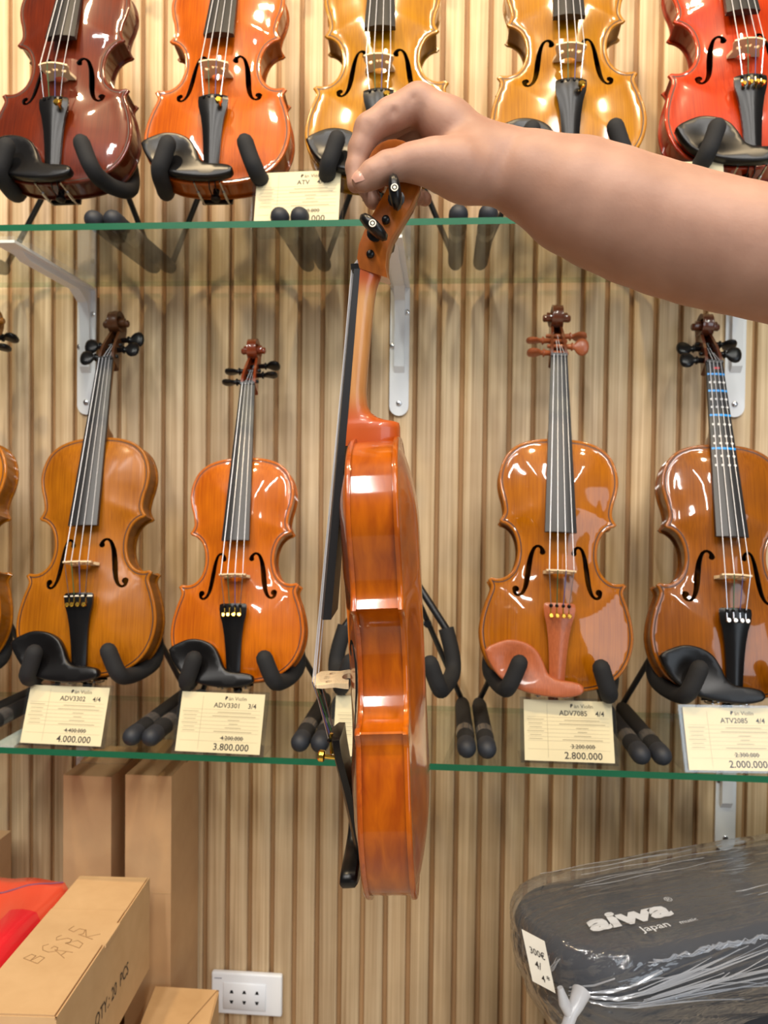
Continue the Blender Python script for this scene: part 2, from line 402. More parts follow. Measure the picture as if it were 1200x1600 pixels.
def fhole():
    c = np.array(catmull(_fc, 3)); s = np.linspace(0, 1, len(c))
    # width follows the control points by index
    idx = np.concatenate([[0], np.cumsum(np.hypot(*np.diff(c, axis=0).T))]); cp = []
    for p in _fc: cp.append(idx[np.argmin(np.hypot(*(c - np.array(p)).T))])
    wd = np.interp(idx, cp, _fw) / 2 * 1.22
    t = np.gradient(c, axis=0); t /= np.linalg.norm(t, axis=1)[:, None]; nrm = np.stack([-t[:, 1], t[:, 0]], 1)
    A = c + nrm * wd[:, None]; B = c - nrm * wd[:, None]
    def cap(p, tt, nn, r, sg): return [p + r * (math.cos(a) * nn + math.sin(a) * tt * sg) for a in np.linspace(0, math.pi, 7)][1:-1]
    L = list(A) + cap(c[-1], t[-1], nrm[-1], wd[-1], 1) + list(B[::-1]) + cap(c[0], -t[0], -nrm[0], wd[0], 1)
    return np.array(L)
FH = fhole()
HOLES = [FH, FH * np.array([-1, 1])]
S = 0.001
def plate_mesh(front):
    m = MB(); n = len(OUT)
    rings = [(5.0, 0.0), (0.2, 0.0), (0.0, 1.2), (0.0, 2.6), (0.8, 3.7), (2.2, 4.1), (4.0, 3.3)]
    V = []
    for off, z in rings:
        for p in offset_loop(OUT, off): V.append((p[0], p[1], z))
    F = [(r * n + i, r * n + (i + 1) % n, (r + 1) * n + (i + 1) % n, (r + 1) * n + i) for r in range(len(rings) - 1) for i in range(n)]
    inner = offset_loop(OUT, 4.0)
    P, T = fill(inner, HOLES if front else [], 5.5)
    z = arch(P, 12.5 if front else 12.0)
    dd = dist_loop(P, inner); z[dd < 0.01] = 3.3
    sg = 1 if front else -1; zb = 0 if front else -30
    tr = lambda A: [(a[0] * S, a[1] * S, (zb + sg * a[2]) * S) for a in A]
    m.add(tr(V), F); m.add(tr(np.column_stack([P, z])), T)
    if front:
        for h in HOLES:
            zz = arch(h, 12.5); k = len(h)
            W = [(p[0], p[1], zz[i]) for i, p in enumerate(h)] + [(p[0], p[1], zz[i] - 3.2) for i, p in enumerate(h)]
            m.add(tr(W), [(i, (i + 1) % k, k + (i + 1) % k, k + i) for i in range(k)], 1)
    me = m.mesh('plate', True, 50)
    bm = bmesh.new(); bm.from_mesh(me); bmesh.ops.remove_doubles(bm, verts=bm.verts, dist=2e-5); bmesh.ops.recalc_face_normals(bm, faces=bm.faces)
    bm.to_mesh(me); bm.free(); me.polygons.foreach_set('use_smooth', [True] * len(me.polygons)); me.set_sharp_from_angle(angle=RAD(50))
    return me
def purf_mesh():
    a, b = offset_loop(OUT, 4.2), offset_loop(OUT, 5.7); n = len(a); za, zb_ = arch(a, 12.5) + 0.18, arch(b, 12.5) + 0.22
    V = [(p[0] * S, p[1] * S, z * S) for p, z in zip(a, za)] + [(p[0] * S, p[1] * S, z * S) for p, z in zip(b, zb_)]
    return MB().add(V, [(i, (i + 1) % n, n + (i + 1) % n, n + i) for i in range(n)]).mesh('purfling')
def ribs_mesh():
    a = offset_loop(OUT, 3.0); n = len(a); m = MB()
    V = [(p[0] * S, p[1] * S, 0.0002) for p in a] + [(p[0] * S, p[1] * S, -0.0302) for p in a]
    return m.add(V, [(i, (i + 1) % n, n + (i + 1) % n, n + i) for i in range(n)]).mesh('ribs', True, 35)
NUT_Y, NUT_Z = 485.0, -3.0
def fb_bot(y): return 8.0 - 17.0 * (y - 355.0) / 130.0
def neck_mesh():
    sec = [(349.5, 33, -33.0), (354.5, 33, -33.5), (362, 32.5, -33.8), (366, 32, -33.0), (367.6, 31.5, -29), (368.8, 31, -23), (371, 30.5, -16.5), (375, 30, -11.2), (381, 29.5, -8.6), (392, 29, -8.2), (410, 28, -10.4), (435, 26.5, -14.0), (460, 25.2, -17.8), (472, 24.6, -20.5), (480, 24.3, -24.0), (486, 24, -27)]
    V = []; F = []; K = 13
    for y, wd, b in sec:
        t = fb_bot(y)
        for i in range(K):
            ph = math.pi * i / (K - 1); c, s = math.cos(ph), math.sin(ph)
            V.append((wd / 2 * math.copysign(abs(c) ** 0.75, c) * S, y * S, (t - (t - b) * s ** 0.8) * S))
    n = len(sec)
    for r in range(n - 1):
        for i in range(K): F.append((r * K + i, r * K + (i + 1) % K, (r + 1) * K + (i + 1) % K, (r + 1) * K + i))
    F += [tuple(range(K)), tuple((n - 1) * K + i for i in range(K))]
    m = MB(); m.add(V, F)
    for q, f in enumerate(m.f):
        yy = np.mean([m.v[i][1] for i in f]); m.mi[q] = 1 if (yy < 0.374 or yy > 0.474) else 0
    return m.mesh('neck', True, 60)
def board_mesh():
    V = []; F = []; K = 9
    for y in np.linspace(485, 214, 8):
        t = (485 - y) / 271; wd = 24 + 19 * t; b = fb_bot(y); th = 4.6 + 2.0 * t; cr = 1.2 + 3.0 * t
        V += [(wd / 2 * u * S, y * S, (b + th + cr * (1 - u * u)) * S) for u in np.linspace(-1, 1, K)]
        V += [(wd / 2 * S, y * S, b * S), (-wd / 2 * S, y * S, b * S)]
    n = 8; K2 = K + 2
    for r in range(n - 1):
        for i in range(K2): F.append((r * K2 + i, r * K2 + (i + 1) % K2, (r + 1) * K2 + (i + 1) % K2, (r + 1) * K2 + i))
    F += [tuple(range(K2)), tuple((n - 1) * K2 + i for i in range(K2))]
    return MB().add(V, F).mesh('fingerboard', True, 30)
def board_top(x, y):
    t = (485 - y) / 271; wd = 24 + 19 * t; u = x / (wd / 2)
    return fb_bot(y) + 4.6 + 2.0 * t + (1.2 + 3.0 * t) * (1 - u * u)
PEGS = [(10, -14.5, -1), (23, -19.5, 1), (35, -27.5, -1), (47, -36.5, 1)]      # dy, dz from the nut, side
SC = (75.0, -34.0)
def scroll_mesh():
    m = MB()
    sec = [((0, -5.5), (-9, -28), 12.5), ((8, -4.0), (0, -27), 12.4), ((18, -6.0), (10, -28), 12.0), ((28, -10.5), (20, -31.5), 11.4), ((38, -16), (33, -40), 10.6), ((48, -22), (45, -48.5), 9.8), ((57, -28), (57, -54.5), 9.0), ((64, -32), (70, -57), 8.4)]
    V = []; F = []; K = 10
    for (yf, zf), (yb, zb_), hw in sec:
        f = np.array((yf, zf)); b = np.array((yb, zb_)); g = f + (b - f) * 0.62; c = f + (b - f) * 0.93; hi = hw - 4.2
        for x, p in ((-hw, f), (-hi, f), (-hi + 0.6, g), (hi - 0.6, g), (hi, f), (hw, f), (hw, c), (hw * 0.72, b), (-hw * 0.72, b), (-hw, c)):
            V.append((x * S, (NUT_Y + p[0]) * S, (NUT_Z + p[1]) * S))
    n = len(sec)
    for r in range(n - 1):
        for i in range(K): F.append((r * K + i, r * K + (i + 1) % K, (r + 1) * K + (i + 1) % K, (r + 1) * K + i))
    F += [tuple(range(K)), tuple((n - 1) * K + i for i in range(K))]
    m.add(V, F)
    # the volute: a band swept round and inwards, growing wider towards the eye
    V = []; F = []; K = 8; st = list(range(-25, 741, 15))
    for a in st:
        r = np.interp(a, [-25, 0, 90, 180, 270, 360, 540, 740], [24, 23, 22, 19.5, 15, 12.2, 8.6, 5.5]); h = np.interp(a, [-25, 0, 90, 180, 270, 360, 540, 740], [8.4, 8.2, 7.6, 8.0, 9.6, 12.4, 16.8, 20.5])
        ri = max(r - 8.5, 0.3); ph = RAD(a); dy, dz = math.sin(ph), -math.cos(ph)
        for x, q in ((-h, r - 1.2), (-h * 0.62, r - 0.2), (0, r - 1.6), (h * 0.62, r - 0.2), (h, r - 1.2), (h, r - 3.4), (h - 2.5, ri), (-h + 2.5, ri)) if False else ((-h, r - 0.8), (-h * 0.55, r - 1.4), (0, r), (h * 0.55, r - 1.4), (h, r - 0.8), (h, r - 3.2), (h - 2.4, ri), (-h + 2.4, ri), (-h, r - 3.2)):
            V.append((x * S, (NUT_Y + SC[0] + dy * q) * S, (NUT_Z + SC[1] + dz * q) * S))
    K = 9; n = len(st)
    for r in range(n - 1):
        for i in range(K): F.append((r * K + i, r * K + (i + 1) % K, (r + 1) * K + (i + 1) % K, (r + 1) * K + i))
    F += [tuple(range(K)), tuple((n - 1) * K + i for i in range(K))]
    m.add(V, F)
    c = np.array((0, NUT_Y + SC[0], NUT_Z + SC[1])) * S
    m.tube([c + np.array((-0.021, 0, 0)), c + np.array((-0.0195, 0, 0)), c + np.array((0.0195, 0, 0)), c + np.array((0.021, 0, 0))], [0.004, 0.0055, 0.0055, 0.004], 14)
    return m.mesh('scroll', True, 45)
def peg_mesh():
    """peg along +x, flat head; origin in the pegbox centre line"""
    m = MB()
    m.tube([(-0.0155, 0, 0), (-0.0145, 0, 0), (0.019, 0, 0), (0.020, 0, 0)], [0.0022, 0.0031, 0.0042, 0.0050], 12)
    m.tube([(0.0200, 0, 0), (0.0208, 0, 0), (0.0222, 0, 0), (0.023, 0, 0)], [0.0055, 0.0064, 0.0064, 0.0040], 12)
    V = []; F = []; R = 12; prof = [(0.0225, 0.0042, 0.0038), (0.0250, 0.0046, 0.0034), (0.0280, 0.0092, 0.0034), (0.0320, 0.0124, 0.0040), (0.0370, 0.0134, 0.0046), (0.0420, 0.0118, 0.0044), (0.0450, 0.0080, 0.0034), (0.0462, 0.0030, 0.0020)]
    for x, a, b in prof:
        for k in range(R):
            t = 2 * math.pi * k / R; V.append((x, a * math.cos(t), b * math.copysign(abs(math.sin(t)) ** 0.7, math.sin(t))))
    n = len(prof)
    for r in range(n - 1):
        for k in range(R): F.append((r * R + k, r * R + (k + 1) % R, (r + 1) * R + (k + 1) % R, (r + 1) * R + k))
    F += [tuple(range(R)), tuple((n - 1) * R + k for k in range(R))]
    m.add(V, F); return m.mesh('peg', True, 50)
def peg_pip_mesh():
    m = MB()
    for r0, r1 in ((0.0027, 0.0019),):
        V = []; n = 16
        for k in range(n):
            a = 2 * math.pi * k / n; V += [(0.0473, r0 * math.cos(a), r0 * math.sin(a)), (0.0473, r1 * math.cos(a), r1 * math.sin(a)), (0.0455, r0 * math.cos(a), r0 * math.sin(a)), (0.0455, r1 * math.cos(a), r1 * math.sin(a))]
        F = []
        for k in range(n):
            j = (k + 1) % n; F += [(4 * k, 4 * j, 4 * j + 1, 4 * k + 1), (4 * k, 4 * k + 2, 4 * j + 2, 4 * j), (4 * k + 1, 4 * j + 1, 4 * j + 3, 4 * k + 3)]
        m.add(V, F)
    m.tube([(0.0450, 0, 0), (0.0474, 0, 0)], 0.0011, 10)
    return m.mesh('peg_inlay')
STR_N = [-8.0, -2.7, 2.7, 8.0]; STR_B = [-16.5, -5.6, 5.6, 16.5]; STR_T = [-12.0, -4.2, 4.2, 12.0]
BR_Y = 160.0
def br_top(x): return 47.0 - x * x * 0.0115 - x * 0.06
def string_mesh(i):
    m = MB(); r = (0.62, 0.58, 0.52, 0.45)[i]
    yN = NUT_Y + 2; pb = PEGS[(0, 2, 3, 1)[i]]
    pts = [(STR_N[i] * 0.55, NUT_Y + pb[0], NUT_Z + pb[1] + 3.5), (STR_N[i], yN, NUT_Z + 0.8), (STR_B[i], BR_Y, br_top(STR_B[i]) + 0.3)]
    m.tube([np.array(p) * S for p in pts], r * S, 6)
    return m.mesh('string')
def tail_string_mesh(i):
    pts = [(STR_B[i], BR_Y, br_top(STR_B[i]) + 0.3), (STR_T[i], 113, 34.5)]
    return MB().tube([np.array(p) * S for p in pts], 0.6 * S, 6).mesh('string_winding')
def bridge_mesh():
    def prof():
        L = [(x, br_top(x)) for x in np.linspace(-20, 20, 15)]
        L = [(-20.5, 37), ] + L + [(20.5, 36.5), (18.2, 31), (17.2, 26.5), (18.6, 23.2), (20.5, 18.5), (21, 15.4), (9.5, 16.4), (8.5, 19.5), (5, 22.2), (0, 23), (-5, 22.2), (-8.5, 19.5), (-9.5, 16.4), (-21, 15.4), (-20.5, 18.5), (-18.6, 23.2), (-17.2, 26.5), (-18.2, 31)]
        return np.array(L[::-1])
    ell = lambda cx, cy, a, b: np.array([(cx + a * math.cos(t), cy + b * math.sin(t)) for t in np.linspace(0, 2 * math.pi, 13)[:-1]])
    L = prof(); H = [ell(-11.5, 32.5, 3.6, 2.6), ell(11.5, 32.5, 3.6, 2.6), ell(-2.3, 35.5, 2.0, 2.4), ell(2.3, 35.5, 2.0, 2.4)]
    P, T = fill(L, H, 5); m = MB()
    for s in (1, -1):
        th = np.interp(P[:, 1], [15, 47], [2.3, 1.0])
        m.add([(p[0] * S, (BR_Y + s * t_) * S, p[1] * S) for p, t_ in zip(P, th)], T)
    for lp in [L] + H:
        th = np.interp(lp[:, 1], [15, 47], [2.3, 1.0]); n = len(lp)
        V = [(p[0] * S, (BR_Y + t_) * S, p[1] * S) for p, t_ in zip(lp, th)] + [(p[0] * S, (BR_Y - t_) * S, p[1] * S) for p, t_ in zip(lp, th)]
        m.add(V, [(i, (i + 1) % n, n + (i + 1) % n, n + i) for i in range(n)])
    return m.mesh('bridge', True, 30)
def tail_mesh():
    sec = [(117.5, 18, 30), (116, 20.5, 30.5), (110, 21, 30.3), (101, 20, 29.3), (88, 16.4, 27.2), (70, 13.6, 24.2), (48, 11.8, 20.6), (25, 10.6, 17.2), (10, 10.2, 15.5), (7, 9, 15)]
    V = []; F = []; K = 9
    for y, hw, z in sec:
        V += [(hw * u * S, y * S, (z + 4.2 * (1 - abs(u) ** 1.7)) * S) for u in np.linspace(-1, 1, K)] + [(hw * 0.96 * S, y * S, (z - 5.5) * S), (-hw * 0.96 * S, y * S, (z - 5.5) * S)]
    K2 = K + 2; n = len(sec)
    for r in range(n - 1):
        for i in range(K2): F.append((r * K2 + i, r * K2 + (i + 1) % K2, (r + 1) * K2 + (i + 1) % K2, (r + 1) * K2 + i))
    F += [tuple(range(K2)), tuple((n - 1) * K2 + i for i in range(K2))]
    return MB().add(V, F).mesh('tailpiece', True, 50)
def tail_fret_mesh():
    return MB().tube([(u * 20.5 * S, 112.5 * S, (30.6 + 4.2 * (1 - abs(u) ** 1.7)) * S) for u in np.linspace(-1, 1, 9)], 0.0011, 8).mesh('tailpiece_fret')
def tuner_mesh():
    m = MB()
    m.tube([(0, 0, 0), (0, 0, 0.006)], 0.0011, 8)
    m.tube([(0, 0, 0.0055), (0, 0, 0.0062), (0, 0, 0.0085), (0, 0, 0.0092)], [0.0022, 0.0032, 0.0032, 0.0024], 12)
    m.tube([(0, 0.002, 0.002), (0, 0.013, 0.0032)], 0.0011, 6)
    return m.mesh('fine_tuner')
def tuner_clip_mesh():
    m = MB(); m.tube([(0, 0.0, 0), (0, 0.0006, 0.0020), (0, 0.0, 0.0038)], [0.0014, 0.0026, 0.0012], 10)
    return m.mesh('string_hook')
CHIN = np.array(catmull([(-98, 50), (-90, 57), (-68, 65.5), (-47, 64), (-30, 55), (-20, 40), (-13, 24), (-2, 17), (18, 15), (30, 12), (34, 6), (30, -1), (10, -6), (-20, -5.5), (-50, 0.5), (-75, 14), (-91, 34), (-98, 50)], 4)[:-1])[::-1]
def chin_mesh():
    m = MB(); n = len(CHIN)
    def zt(P):
        cup = np.exp(-(((P[:, 0] + 56) / 26) ** 2 + ((P[:, 1] - 38) / 20) ** 2))
        return 27 + 2.5 * np.clip((24 - P[:, 1]) / 20, 0, 1) - 5.5 * cup + 0.0 * P[:, 0]
    z0 = zt(CHIN); V = []
    for off, dz in ((3.0, -14), (0.4, -12), (0, -7), (0, -2.4), (0.9, -0.8), (2.4, 0)):
        q = offset_loop(CHIN, off); zz = zt(q); V += [(p[0] * S, p[1] * S, (z + dz) * S) for p, z in zip(q, zz)]
    m.add(V, [(r * n + i, r * n + (i + 1) % n, (r + 1) * n + (i + 1) % n, (r + 1) * n + i) for r in range(5) for i in range(n)])
    for off, dz in ((2.4, 0), (3.0, -14)):
        P, T = fill(offset_loop(CHIN, off), [], 6); z = zt(P); m.add(np.column_stack([P, z + dz]) * S, T)
    me = m.mesh('chin_rest', True, 50)
    bm = bmesh.new(); bm.from_mesh(me); bmesh.ops.remove_doubles(bm, verts=bm.verts, dist=2e-5); bmesh.ops.recalc_face_normals(bm, faces=bm.faces); bm.to_mesh(me); bm.free()
    me.polygons.foreach_set('use_smooth', [True] * len(me.polygons)); me.set_sharp_from_angle(angle=RAD(50))
    return me
def clamp_mesh(x):
    m = MB()
    m.tube([(x * S, -0.0055, 0.016), (x * S, -0.0062, 0.002), (x * S, -0.0062, -0.030), (x * S, -0.0050, -0.037)], [0.0013, 0.0013, 0.0013, 0.0013], 8)
    m.tube([(x * S, -0.0062, -0.004), (x * S, -0.0062, -0.024)], 0.0023, 10)
    return m.mesh('clamp_screw')
def clamp_foot_mesh():
    return MB().box((-0.004, 0.003, -0.0375), (0.044, 0.013, 0.004)).mesh('clamp_foot')
def button_mesh():
    return MB().tube([(0, 0.004, -0.015), (0, -0.005, -0.015), (0, -0.008, -0.015), (0, -0.012, -0.015), (0, -0.014, -0.015)], [0.0045, 0.0042, 0.0068, 0.0068, 0.004], 14).mesh('end_button')
def tailgut_mesh():
    m = MB()
    for s in (-1, 1): m.tube([(s * 0.004, 0.010, 0.0145), (s * 0.004, 0.001, 0.0065), (s * 0.0045, -0.0055, 0.001), (s * 0.0045, -0.007, -0.012)], 0.0009, 6)
    return m.mesh('tail_gut')
def nut_mesh():
    return MB().box((0, 0.4870, (NUT_Z - 2.6) * S), (0.0240, 0.0042, 0.0074)).mesh('nut', False)
PM = dict(top=plate_mesh(True), back=plate_mesh(False), purf=purf_mesh(), ribs=ribs_mesh(), neck=neck_mesh(), board=board_mesh(), scroll=scroll_mesh(),
          peg=peg_mesh(), pip=peg_pip_mesh(), strings=[string_mesh(i) for i in range(4)], tails=[tail_string_mesh(i) for i in range(4)], bridge=bridge_mesh(),
          tail=tail_mesh(), fret=tail_fret_mesh(), tuner=tuner_mesh(), clip=tuner_clip_mesh(), chin=chin_mesh(), clampL=clamp_mesh(-22), clampR=clamp_mesh(14),
          cfoot=clamp_foot_mesh(), button=button_mesh(), gut=tailgut_mesh(), nut=nut_mesh())

def varnish(name, dark, light, coat=1.0, cr=0.05, rough=0.35, head=None):
    dark = (dark[0] * 0.72, dark[1] * 0.77, 0); light = (light[0] * 0.91, light[1] * 0.98, light[2] * 0.5)
    d = dict(top=wood(name + '_spruce', srgb(*dark), srgb(*light), scale=(700, 9, 300), rough=rough, coat=coat, coat_rough=cr, blotch=0.45, fine=0.62, spec=0.15),
             body=wood(name + '_maple', srgb(*[c * 0.80 for c in dark]), srgb(*[c * 0.84 for c in light]), scale=(60, 130, 40), rough=rough, coat=coat, coat_rough=cr, blotch=0.4, fine=0.8, spec=0.15))
    d['head'] = wood(name + '_head', srgb(*[c * 0.8 for c in head]), srgb(*head), scale=(60, 130, 40), rough=rough, coat=coat, coat_rough=cr, blotch=0.4, spec=0.3) if head else d['body']
    return d

def violin(label, mat, var, size=1.0, fit='black', tuners='gold4', chin=True, pegrot=(0, 0, 0, 0), fret=False, pips=False, stickers=False, pegmat=None, group=None, necklight=None):
    e = empty('violin', (0, 0, 0), label, 'violin', group)
    e.matrix_world = mat
    FM = M['black'] if fit == 'black' else M['brownfit']; PG = M[pegmat] if pegmat else FM
    top = link('top_plate', PM['top'], [var['top'], M['hole']], e)
    link('purfling', PM['purf'], M['purfling'], top)
    link('back_plate', PM['back'], var['body'], e); link('ribs', PM['ribs'], var['body'], e)
    nk = link('neck', PM['neck'], [necklight or var['body'], necklight or var['body']], e); link('nut', PM['nut'], M['black'], nk)
    link('scroll', PM['scroll'], var['head'], e)
    fb = link('fingerboard', PM['board'], M['board'], e)
    for i, (dy, dz, sd) in enumerate(PEGS):
        p = link('peg', PM['peg'], PG, e); p.location = (0, (NUT_Y + dy) * S, (NUT_Z + dz) * S)
        p.rotation_euler = (RAD(pegrot[i]), 0, 0 if sd > 0 else math.pi)
        if pips: link('peg_inlay', PM['pip'], M['ivory'], p)
    for i in range(4):
        s = link('string', PM['strings'][i], M['string'], e)
        link('string_winding', PM['tails'][i], (M['steel'], M['wind_green'], M['wind_blue'], M['steel'])[i], s)
    link('bridge', PM['bridge'], M['bridge'], e)
    tp = link('tailpiece', PM['tail'], FM, e)
    if fret: link('tailpiece_fret', PM['fret'], M['ivory'], tp)
    for i in range(4):
        h = link('string_hook', PM['clip'], M['black'], tp); h.location = (STR_T[i] * S, 0.113, 0.0322)
        if tuners == 'gold4' or tuners == 'black4' or (tuners == 'gold1' and i == 3):
            t = link('fine_tuner', PM['tuner'], M['gold'] if tuners[:4] == 'gold' else M['steel'], tp)
            t.location = (STR_T[i] * S, 0.099, 0.0305 + (0.002 if i in (1, 2) else 0)); t.rotation_euler = (RAD(-8), 0, 0)
            if tuners == 'gold1': t.scale = (1.5, 1.5, 1.5)
    link('tail_gut', PM['gut'], M['black'], e); link('end_button', PM['button'], FM, e)
    if chin:
        c = link('chin_rest', PM['chin'], FM, e)
        if not pips: link('clamp_screw', PM['clampL'], M['steel'], c); link('clamp_screw', PM['clampR'], M['steel'], c); link('clamp_foot', PM['cfoot'], FM, c)
    if stickers:
        for y in (466, 438, 398, 345):
            hw = (24 + 19 * (485 - y) / 271) / 2; V = []
            for u in np.linspace(-1, 1, 7): x = hw * 0.98 * u; V += [(x * S, (y - 1.6) * S, (board_top(x, y) + 0.25) * S), (x * S, (y + 1.6) * S, (board_top(x, y) + 0.25) * S)]
            MB().add(V, [(2 * i, 2 * i + 2, 2 * i + 3, 2 * i + 1) for i in range(6)]).build('tape_stripe', M['sticker_blue'], fb)
        m = MB()
        for y in (452, 424, 411, 383, 364, 353, 333, 319):
            hw = (24 + 19 * (485 - y) / 271) / 2
            for u in (-0.72, -0.25, 0.25, 0.72):
                x = hw * u; z = board_top(x, y) + 0.3
                m.add([((x + 1.9 * math.cos(a)) * S, (y + 1.9 * math.sin(a)) * S, z * S) for a in np.linspace(0, 2 * math.pi, 11)[:-1]], [tuple(range(10))])
        o = m.build('dot_stickers', M['sticker_white'], fb); o['kind'] = 'stuff'
        MB().box((0.001, 0.476, (board_top(0, 476) + 0.3) * S), (0.009, 0.003, 0.0003)).build('red_mark', M['sticker_red'], fb, False)
    return e

def pose(P0, ref_px, ref_local, yaw=0.0, size=1.0, far=True):
    """frame of a violin whose tail end is at world point P0 and whose local point ref_local (0, y, z in mm) is seen at ref_px"""
    a = math.atan2(-ref_local[2], ref_local[1]); Ln = math.hypot(ref_local[1], ref_local[2]) * S * size
    d = ray(*ref_px); d = d / np.linalg.norm(d); oc = CAM - P0; b = d @ oc; c = oc @ oc - Ln * Ln; disc = b * b - c
    t = -b + (math.sqrt(disc) if far else -math.sqrt(disc)) if disc > 0 else -b
    V = CAM + d * t - P0; ey = V / np.linalg.norm(V)
    return frame(P0, ey, yaw, a, size)
def frame(P0, eyp, yaw, a, size):
    h = np.array([math.sin(yaw), -math.cos(yaw), 0]); ezp = h - (h @ eyp) * eyp; ezp /= np.linalg.norm(ezp)
    ey = math.cos(a) * eyp + math.sin(a) * ezp; ez = -math.sin(a) * eyp + math.cos(a) * ezp; ex = np.cross(ey, ez)
    R = np.column_stack([ex, ey, ez]) * size
    return Matrix([list(R[i]) + [P0[i]] for i in range(3)] + [[0, 0, 0, 1]])

# ------------------------------------------------------------------ stands
HOOK = [(-74, 84, -56), (-82, 54, -54), (-85, 34, -52), (-84, 21, -45), (-79, 11, -28), (-73, 4, -8), (-69, 1, 12), (-67, 1, 24), (-65, 5, 32), (-60, 16, 36), (-53, 35, 41)]
def stand(label, vm, zs, x_left, x_right, group='folding violin stands', armless=False):
    """black folding A-frame stand carrying a violin posed by vm, feet at x_left / x_right on the shelf whose top is zs"""
    A = np.array(vm); T = lambda p: A[:3, :3] @ (np.array(p, float) * S) + A[:3, 3]
    apex = T((0, 195, -72)); apex[1] = min(apex[1], -0.016)
    base = np.array([(x_left + x_right) / 2, -0.14, zs])
    e = empty('violin_stand', base, label, 'stand', group); L = lambda p: np.array(p) - base
    MB().box(L(apex), (0.030, 0.018, 0.034)).build('hub', M['tube'], e, False)
    mids = []
    for sd, xf in ((-1, x_left), (1, x_right)):
        hk = [T((-sd * p[0], p[1], p[2])) for p in HOOK]
        for q in hk: q[1] = min(q[1], -0.014)
        path = catmull(hk, 0.008)
        h = MB().tube([L(p) for p in path], 0.0115, 14, dome=True).build('foam_hook', M['foam'], e)
        MB().tube([L(apex), L(hk[0]), L(hk[1])], 0.0055, 10).build('arm', M['tube'], e)
        fb_ = np.array([xf, -0.045, zs + 0.0135]); ff = np.array([xf, -0.258, zs + 0.0135])
        mids.append(L(apex + (fb_ - apex) * 0.45))
        MB().tube([L(apex), L(fb_ + np.array([0, 0.006, 0.004])), L(fb_ + np.array([0, -0.02, 0]))], 0.0045, 10).build('leg', M['tube'], e)
        ft = MB().tube([L(fb_ + np.array([0, 0.004, 0.001])), L(fb_ + np.array([0, -0.01, 0])), L(ff)], [0.010, 0.0118, 0.0122], 14).build('foam_foot', M['foam'], e)
        MB().tube([L(ff + np.array([0, 0.012, 0])), L(ff + np.array([0, -0.006, 0]))], 0.0128, 16, dome=True).build('end_cap', M['cap'], ft)
        MB().tube([L(ff + np.array([0, 0.045, 0])), L(ff + np.array([0, 0.07, 0]))], 0.0126, 14, caps=False).build('tape_band', M['tapeband'], ft)
    MB().tube(mids, 0.0035, 8).build('cross_bar', M['tube'], e)
    for p in mids: MB().tube([p + np.array([0, -0.007, 0]), p + np.array([0, 0.007, 0])], 0.006, 10).build('pivot', M['tube'], e)
    return e

# ------------------------------------------------------------------ display violins
SCR = (0, NUT_Y + SC[0] + 22, NUT_Z + SC[1])          # top of the scroll
FBE = (0, 214, 35)                                    # end of the fingerboard
V_ = {
 'L0': varnish('amber_orange', (190, 92, 4), (216, 124, 10)),
 'L1': varnish('satin_amber', (160, 78, 6), (194, 110, 16), coat=0.35, cr=0.22, rough=0.42, head=(92, 52, 24)),
 'L2': varnish('bright_orange', (204, 82, 2), (228, 116, 6), head=(150, 60, 18)),
 'L3': varnish('honey_amber', (172, 82, 2), (202, 112, 6), head=(108, 50, 22)),
 'L4': varnish('brown_amber', (136, 62, 2), (172, 92, 8), head=(100, 44, 18)),
 'U1': varnish('red_brown', (92, 22, 6), (128, 40, 10)),
 'U2': varnish('orange_gloss', (202, 74, 0), (230, 106, 4)),
 'U3': varnish('golden', (190, 106, 4), (214, 138, 14), cr=0.12),
 'U4': varnish('golden_brown', (184, 102, 4), (210, 132, 16), cr=0.14),
 'U5': varnish('scarlet', (198, 36, 0), (226, 66, 4)),
 'H': dict(top=wood('held_spruce', srgb(130, 48, 0), srgb(176, 84, 2), scale=(700, 9, 300), rough=0.3, coat=1.0, blotch=0.4, spec=0.3),
           body=wood('held_maple', srgb(108, 30, 0), srgb(196, 102, 2), scale=(26, 30, 120), rough=0.32, coat=0.8, coat_rough=0.08, blotch=0.55, fine=0.6, spec=0.15)),
}
V_['H']['head'] = wood('held_head', srgb(110, 52, 10), srgb(172, 92, 22), scale=(300, 60, 120), rough=0.32, coat=0.7, coat_rough=0.08, blotch=0.4, fine=0.7, spec=0.2)
GRPL, GRPU = 'violins on the lower shelf', 'violins on the upper shelf'
YB = -0.235
lean = {}
def put(key, tail_px, ref_px, ref, label, zs, feet, stand_label, yaw=0.0, size=1.0, y=YB, **kw):
    P0 = onY(*tail_px, y); vm = pose(P0, ref_px, ref, yaw, size)
    violin(label, vm, V_[key], size=size, group=(GRPL if key[0] == 'L' else GRPU), **kw)
    stand(stand_label, vm, zs, *feet)
    A = np.array(vm)[:3, :3]; ey = A[:, 1] / np.linalg.norm(A[:, 1])
    top = A @ (np.array(SCR) * S) + P0
    print('POSE', key, 'tail', P0.round(3), 'lean', round(math.degrees(math.asin(ey[1])), 1), 'scroll', top.round(3))
    return vm
feetL = lambda px, py: onZ(px, py, SH_L)[0]
f01, f12, f2e, fe3, f34, f45 = -0.66, onZ(219, 1168, SH_L)[0], onZ(483, 1178, SH_L)[0], onZ(746, 1195, SH_L)[0], onZ(1023, 1203, SH_L)[0], 0.62
G = 0.0135
put('L0', (-118, 1050), (-10, 482), SCR, 'amber violin cut off by the left picture edge on the lower shelf', SH_L, (-0.90, f01 - G), 'black folding stand under the violin cut off at left on the lower shelf', pegrot=(90, 90, 90, 80))
put('L1', (130, 1059), (183, 487), SCR, 'satin amber violin with round black peg heads above the 4.000.000 card', SH_L, (f01 + G, f12 - G), 'black folding stand holding the satin amber violin on the lower shelf', fret=True, pegrot=(10, -10, 5, 0))
